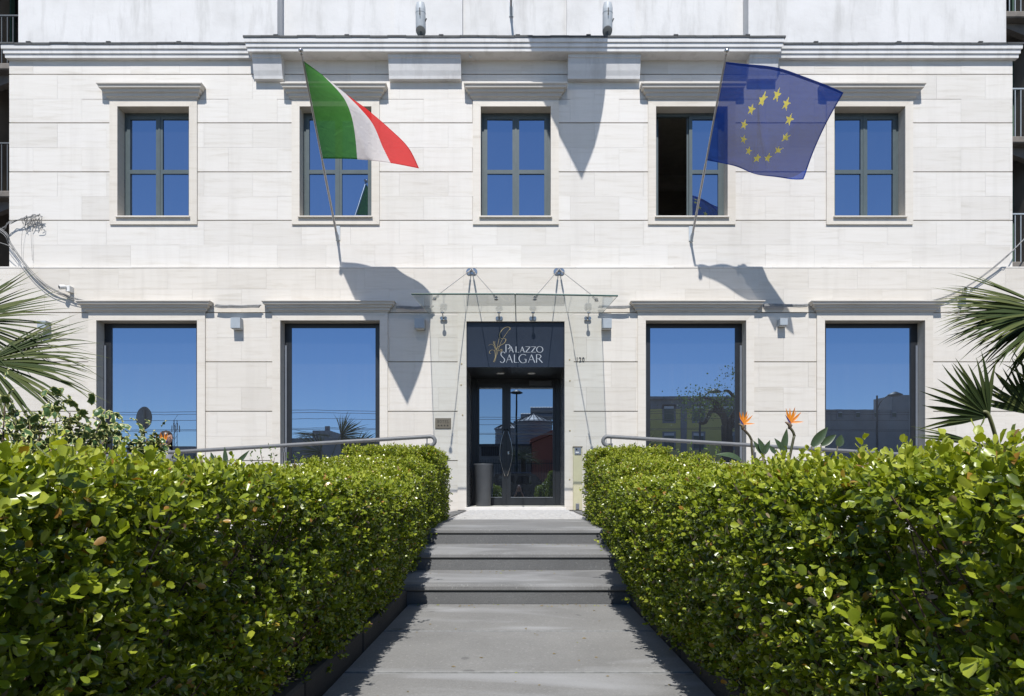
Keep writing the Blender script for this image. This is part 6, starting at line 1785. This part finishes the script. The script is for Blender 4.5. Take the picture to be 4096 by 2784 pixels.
# trolley wires across the view
for i, (py, Yv, r_) in enumerate(((1640, -7, .012), (1650, -7.6, .012), (1674, -9, .012), (1711, -10.5, .012), (1716, -11, .014))):
    z = mir(0, py, Yv).z; n = 24
    MB().tube([(-32+64*k/n, Yv, z - 0.12*math.sin(math.pi*((k*3) % n)/n)) for k in range(n+1)], r_, 5).build('overhead_wire', M['black'], org=(0, Yv, z),
        label=['highest overhead wire above the street', 'second overhead wire from the top', 'third overhead wire from the top', 'fourth overhead wire from the top', 'lowest overhead wire above the street'][i], cat='wire', group='overhead wires')
# road signs seen from behind
for px, py, rp, lab in ((575, 1672, 46, 'large round road sign on a post seen from behind'), (772, 1850, 42, 'second round road sign lower down seen from behind')):
    Yv = 1.5 if px < 700 else -3.2
    c = mir(px, py, Yv); rr = rp/F*(2*(D+.25)-Yv)
    r = thing('road_sign', (c.x, Yv, 0), lab, 'road sign', 'round road signs')
    MB().lathe([(0.01,0),(rr*0.97,0),(rr,0.008),(rr,0.02),(rr*0.96,0.012),(0.01,0.012)], (c.x, Yv, c.z), 36, (0.45, -1, 0)).build('disc', M['sign_back'], r, smooth=True)
    MB().tube([(c.x+0.05, Yv+0.06, -0.05), (c.x+0.05, Yv+0.06, c.z+rr*0.75)], 0.035, 10).build('post', M['sign_back'], r, smooth=True)
    m = MB()
    for dz in (-.6, .6): m.obox((c.x+0.05, Yv+0.045, c.z+dz*rr), (0.1, 0.04, 0), (0, .01, 0), (0, 0, .02))
    m.build('clamp', M['iron'], r)
# antenna mast
b = mir(703, 1680, -45); r = thing('antenna_mast', (b.x, -45, 0), 'slim lattice antenna mast above the depot', 'mast'); m = MB()
for dx_, dy_ in ((-.25, 0), (.25, 0), (0, .4)): m.tube([(b.x+dx_, -45+dy_, 0), (b.x+dx_*.6, -45+dy_*.6, b.z)], 0.03, 5)
k = 1.0
while k < b.z: m.tube([(b.x-.22, -45, k), (b.x+.22, -45, k+0.7)], 0.018, 4); k += 0.7
m.build('lattice', M['iron'], r); m = MB()
for k in range(5): m.box(b.x-.42+.2*k, b.x-.38+.2*k, -45.05, -44.95, b.z-1.3+.3*(k % 2), b.z-.6+.3*(k % 2))
m.build('antenna', M['concrete'], r)
# pollarded tree
M['bark'] = pbr('dark bark', (0.075, 0.06, 0.048), (0.04, 0.032, 0.026), scale=6, rough=0.95, bump=1.0, stretch=(1,1,0.3))
M['spring_leaf'] = leaf_material('spring leaf', [(0.0, (0.06, 0.11, 0.025)), (1.0, (0.16, 0.24, 0.05))], 0.5, 0.35)
Yt = -12.0; tb = mir(2912, 1900, Yt)
tr = thing('pollarded_tree', (tb.x, Yt, 0), 'pollarded tree with fresh leaves beside the street', 'tree')
M_ = lambda px, py, o=0: mir(px, py, Yt+o)
m = MB(); limbs = []
def lb(pts, r0, r1):
    sp = [Vector(t) for t in smooth_pts([tuple(p) for p in pts], 4)]; m.tube(sp, [r0+(r1-r0)*k/(len(sp)-1) for k in range(len(sp))], 10); limbs.append(sp)
lb([Vector((tb.x, Yt, -0.05)), M_(2910, 1840), M_(2907, 1730), M_(2905, 1700)], 0.36, 0.30)
lb([M_(2905, 1705), M_(2890, 1660), M_(2850, 1640), M_(2820, 1690), M_(2795, 1690)], 0.22, 0.07)
lb([M_(2905, 1705), M_(2895, 1660), M_(2875, 1620), M_(2840, 1590)], 0.22, 0.07)
lb([M_(2908, 1700), M_(2930, 1670), M_(2950, 1630), M_(2970, 1560), M_(2965, 1500)], 0.24, 0.08)
lb([M_(2965, 1590), M_(2935, 1585), M_(2915, 1565), M_(2895, 1563)], 0.12, 0.06)
lb([M_(2908, 1720), M_(2935, 1700), M_(2985, 1680)], 0.2, 0.1)
lb([M_(2862, 1640, .5), M_(2850, 1600, .5), M_(2805, 1590, .8)], 0.1, 0.04)
lb([M_(2875, 1620), M_(2895, 1600), M_(2910, 1580)], 0.08, 0.03)
m.build('trunk', M['bark'], tr, smooth='all')
r = np.random.default_rng(77); pos = []
for (px, py, rx, n) in ((2840, 1610, 1.0, 420), (2795, 1595, .6, 160), (2880, 1590, .7, 240), (2900, 1625, .5, 120), (2790, 1650, .5, 120), (2950, 1500, .5, 120), (2965, 1480, .35, 80), (2820, 1660, .4, 60)):
    cc = M_(px, py); q_ = r.normal(size=(n,3))*np.array([rx, rx, rx*0.5]); pos.append(q_+np.array(cc))
pos = np.concatenate(pos); n = len(pos); L = r.uniform(0.08, 0.15, n)
cr_ = leaves_object('crown', [(LEAF_LO, pos, r.normal(size=(n,3)), r.normal(size=(n,3))+np.array([0,0,.6]), L, L*.8, r.uniform(0, 1, n))], M['spring_leaf'], tr)
# palms on the far pavement
for (px, py, Yv, Yg, R, lab, sd) in ((2092, 1830, -17, DG, 1.5, 'street palm opposite the door', 2),):
    c = mir(px, py, Yv, Yg); fr_ = []
    for k in range(11):
        a = 2*math.pi*k/11 + sd; el = random.uniform(-0.25, 1.0); ax = Vector((math.cos(a), math.sin(a), el)).normalized()
        fr_.append((c + ax*0.35, ax, Vector((0,0,1))-ax*0.2, R*random.uniform(.75, 1.0), 22, 210, 0.25))
    fan_palm(lab, (c.x, Yv, 0), c.z-0.05, fr_, 300+sd*20, 0.16, 'street palms')
# the photographer, crouched right behind the camera
ph = thing('person', (0, -0.45, 0), 'crouching photographer in a dark shirt mirrored in the door', 'person')
b = MB(); hc = Vector((0.0, -0.20, 0.93)); head_mesh(b, hc, 0.235, (0, 1, 0))
limb(b, [(0,-.30,.70), (0,-.26,.78), (0,-.22,.86)], [.07, .058, .055])
loft(b, [((0,-.55,.28), .17, .13), ((0,-.50,.42), .16, .12), ((0,-.42,.56), .17, .12), ((0,-.35,.66), .19, .11), ((0,-.31,.73), .12, .08)])
for sd in (-1, 1):
    ar = [(sd*.20,-.36,.67), (sd*.24,-.30,.52), (sd*.20,-.22,.52), (sd*.12,-.12,.70), (sd*.075,-.07,.86)]
    limb(b, ar, [.055,.048,.042,.036,.028]); hand(b, ar[-1], (-sd*.3, .2, .9), sd, .8, .9, (-sd, .3, 0))
    lg = [(sd*.10,-.55,.25), (sd*.17,-.22,.42), (sd*.17,-.18,.40), (sd*.16,-.42,.06)]; limb(b, lg, [.10,.075,.07,.045])
    b.ball((sd*.16, -.34, .045), .05, 12, 8, .9, 2.4, .9)
b.build('body', M['skin'], ph, smooth='all')
sh2 = MB(); loft(sh2, [((0,-.55,.27), .19, .15), ((0,-.50,.42), .18, .14), ((0,-.42,.56), .19, .14), ((0,-.35,.665), .21, .13), ((0,-.31,.745), .12, .10)], 18)
for sd in (-1, 1): limb(sh2, [(sd*.20,-.36,.67), (sd*.24,-.30,.52), (sd*.215,-.25,.52)], [.07,.062,.055])
M['dark_shirt'] = pbr('dark shirt', (0.03, 0.033, 0.045), rough=0.9); sh2.build('shirt', M['dark_shirt'], ph, smooth='all')
tr2 = MB()
for sd in (-1, 1): limb(tr2, [(sd*.10,-.55,.25), (sd*.17,-.22,.42), (sd*.17,-.18,.40), (sd*.16,-.42,.06)], [.11,.085,.08,.055])
tr2.build('trousers', M['jeans'], ph, smooth='all')
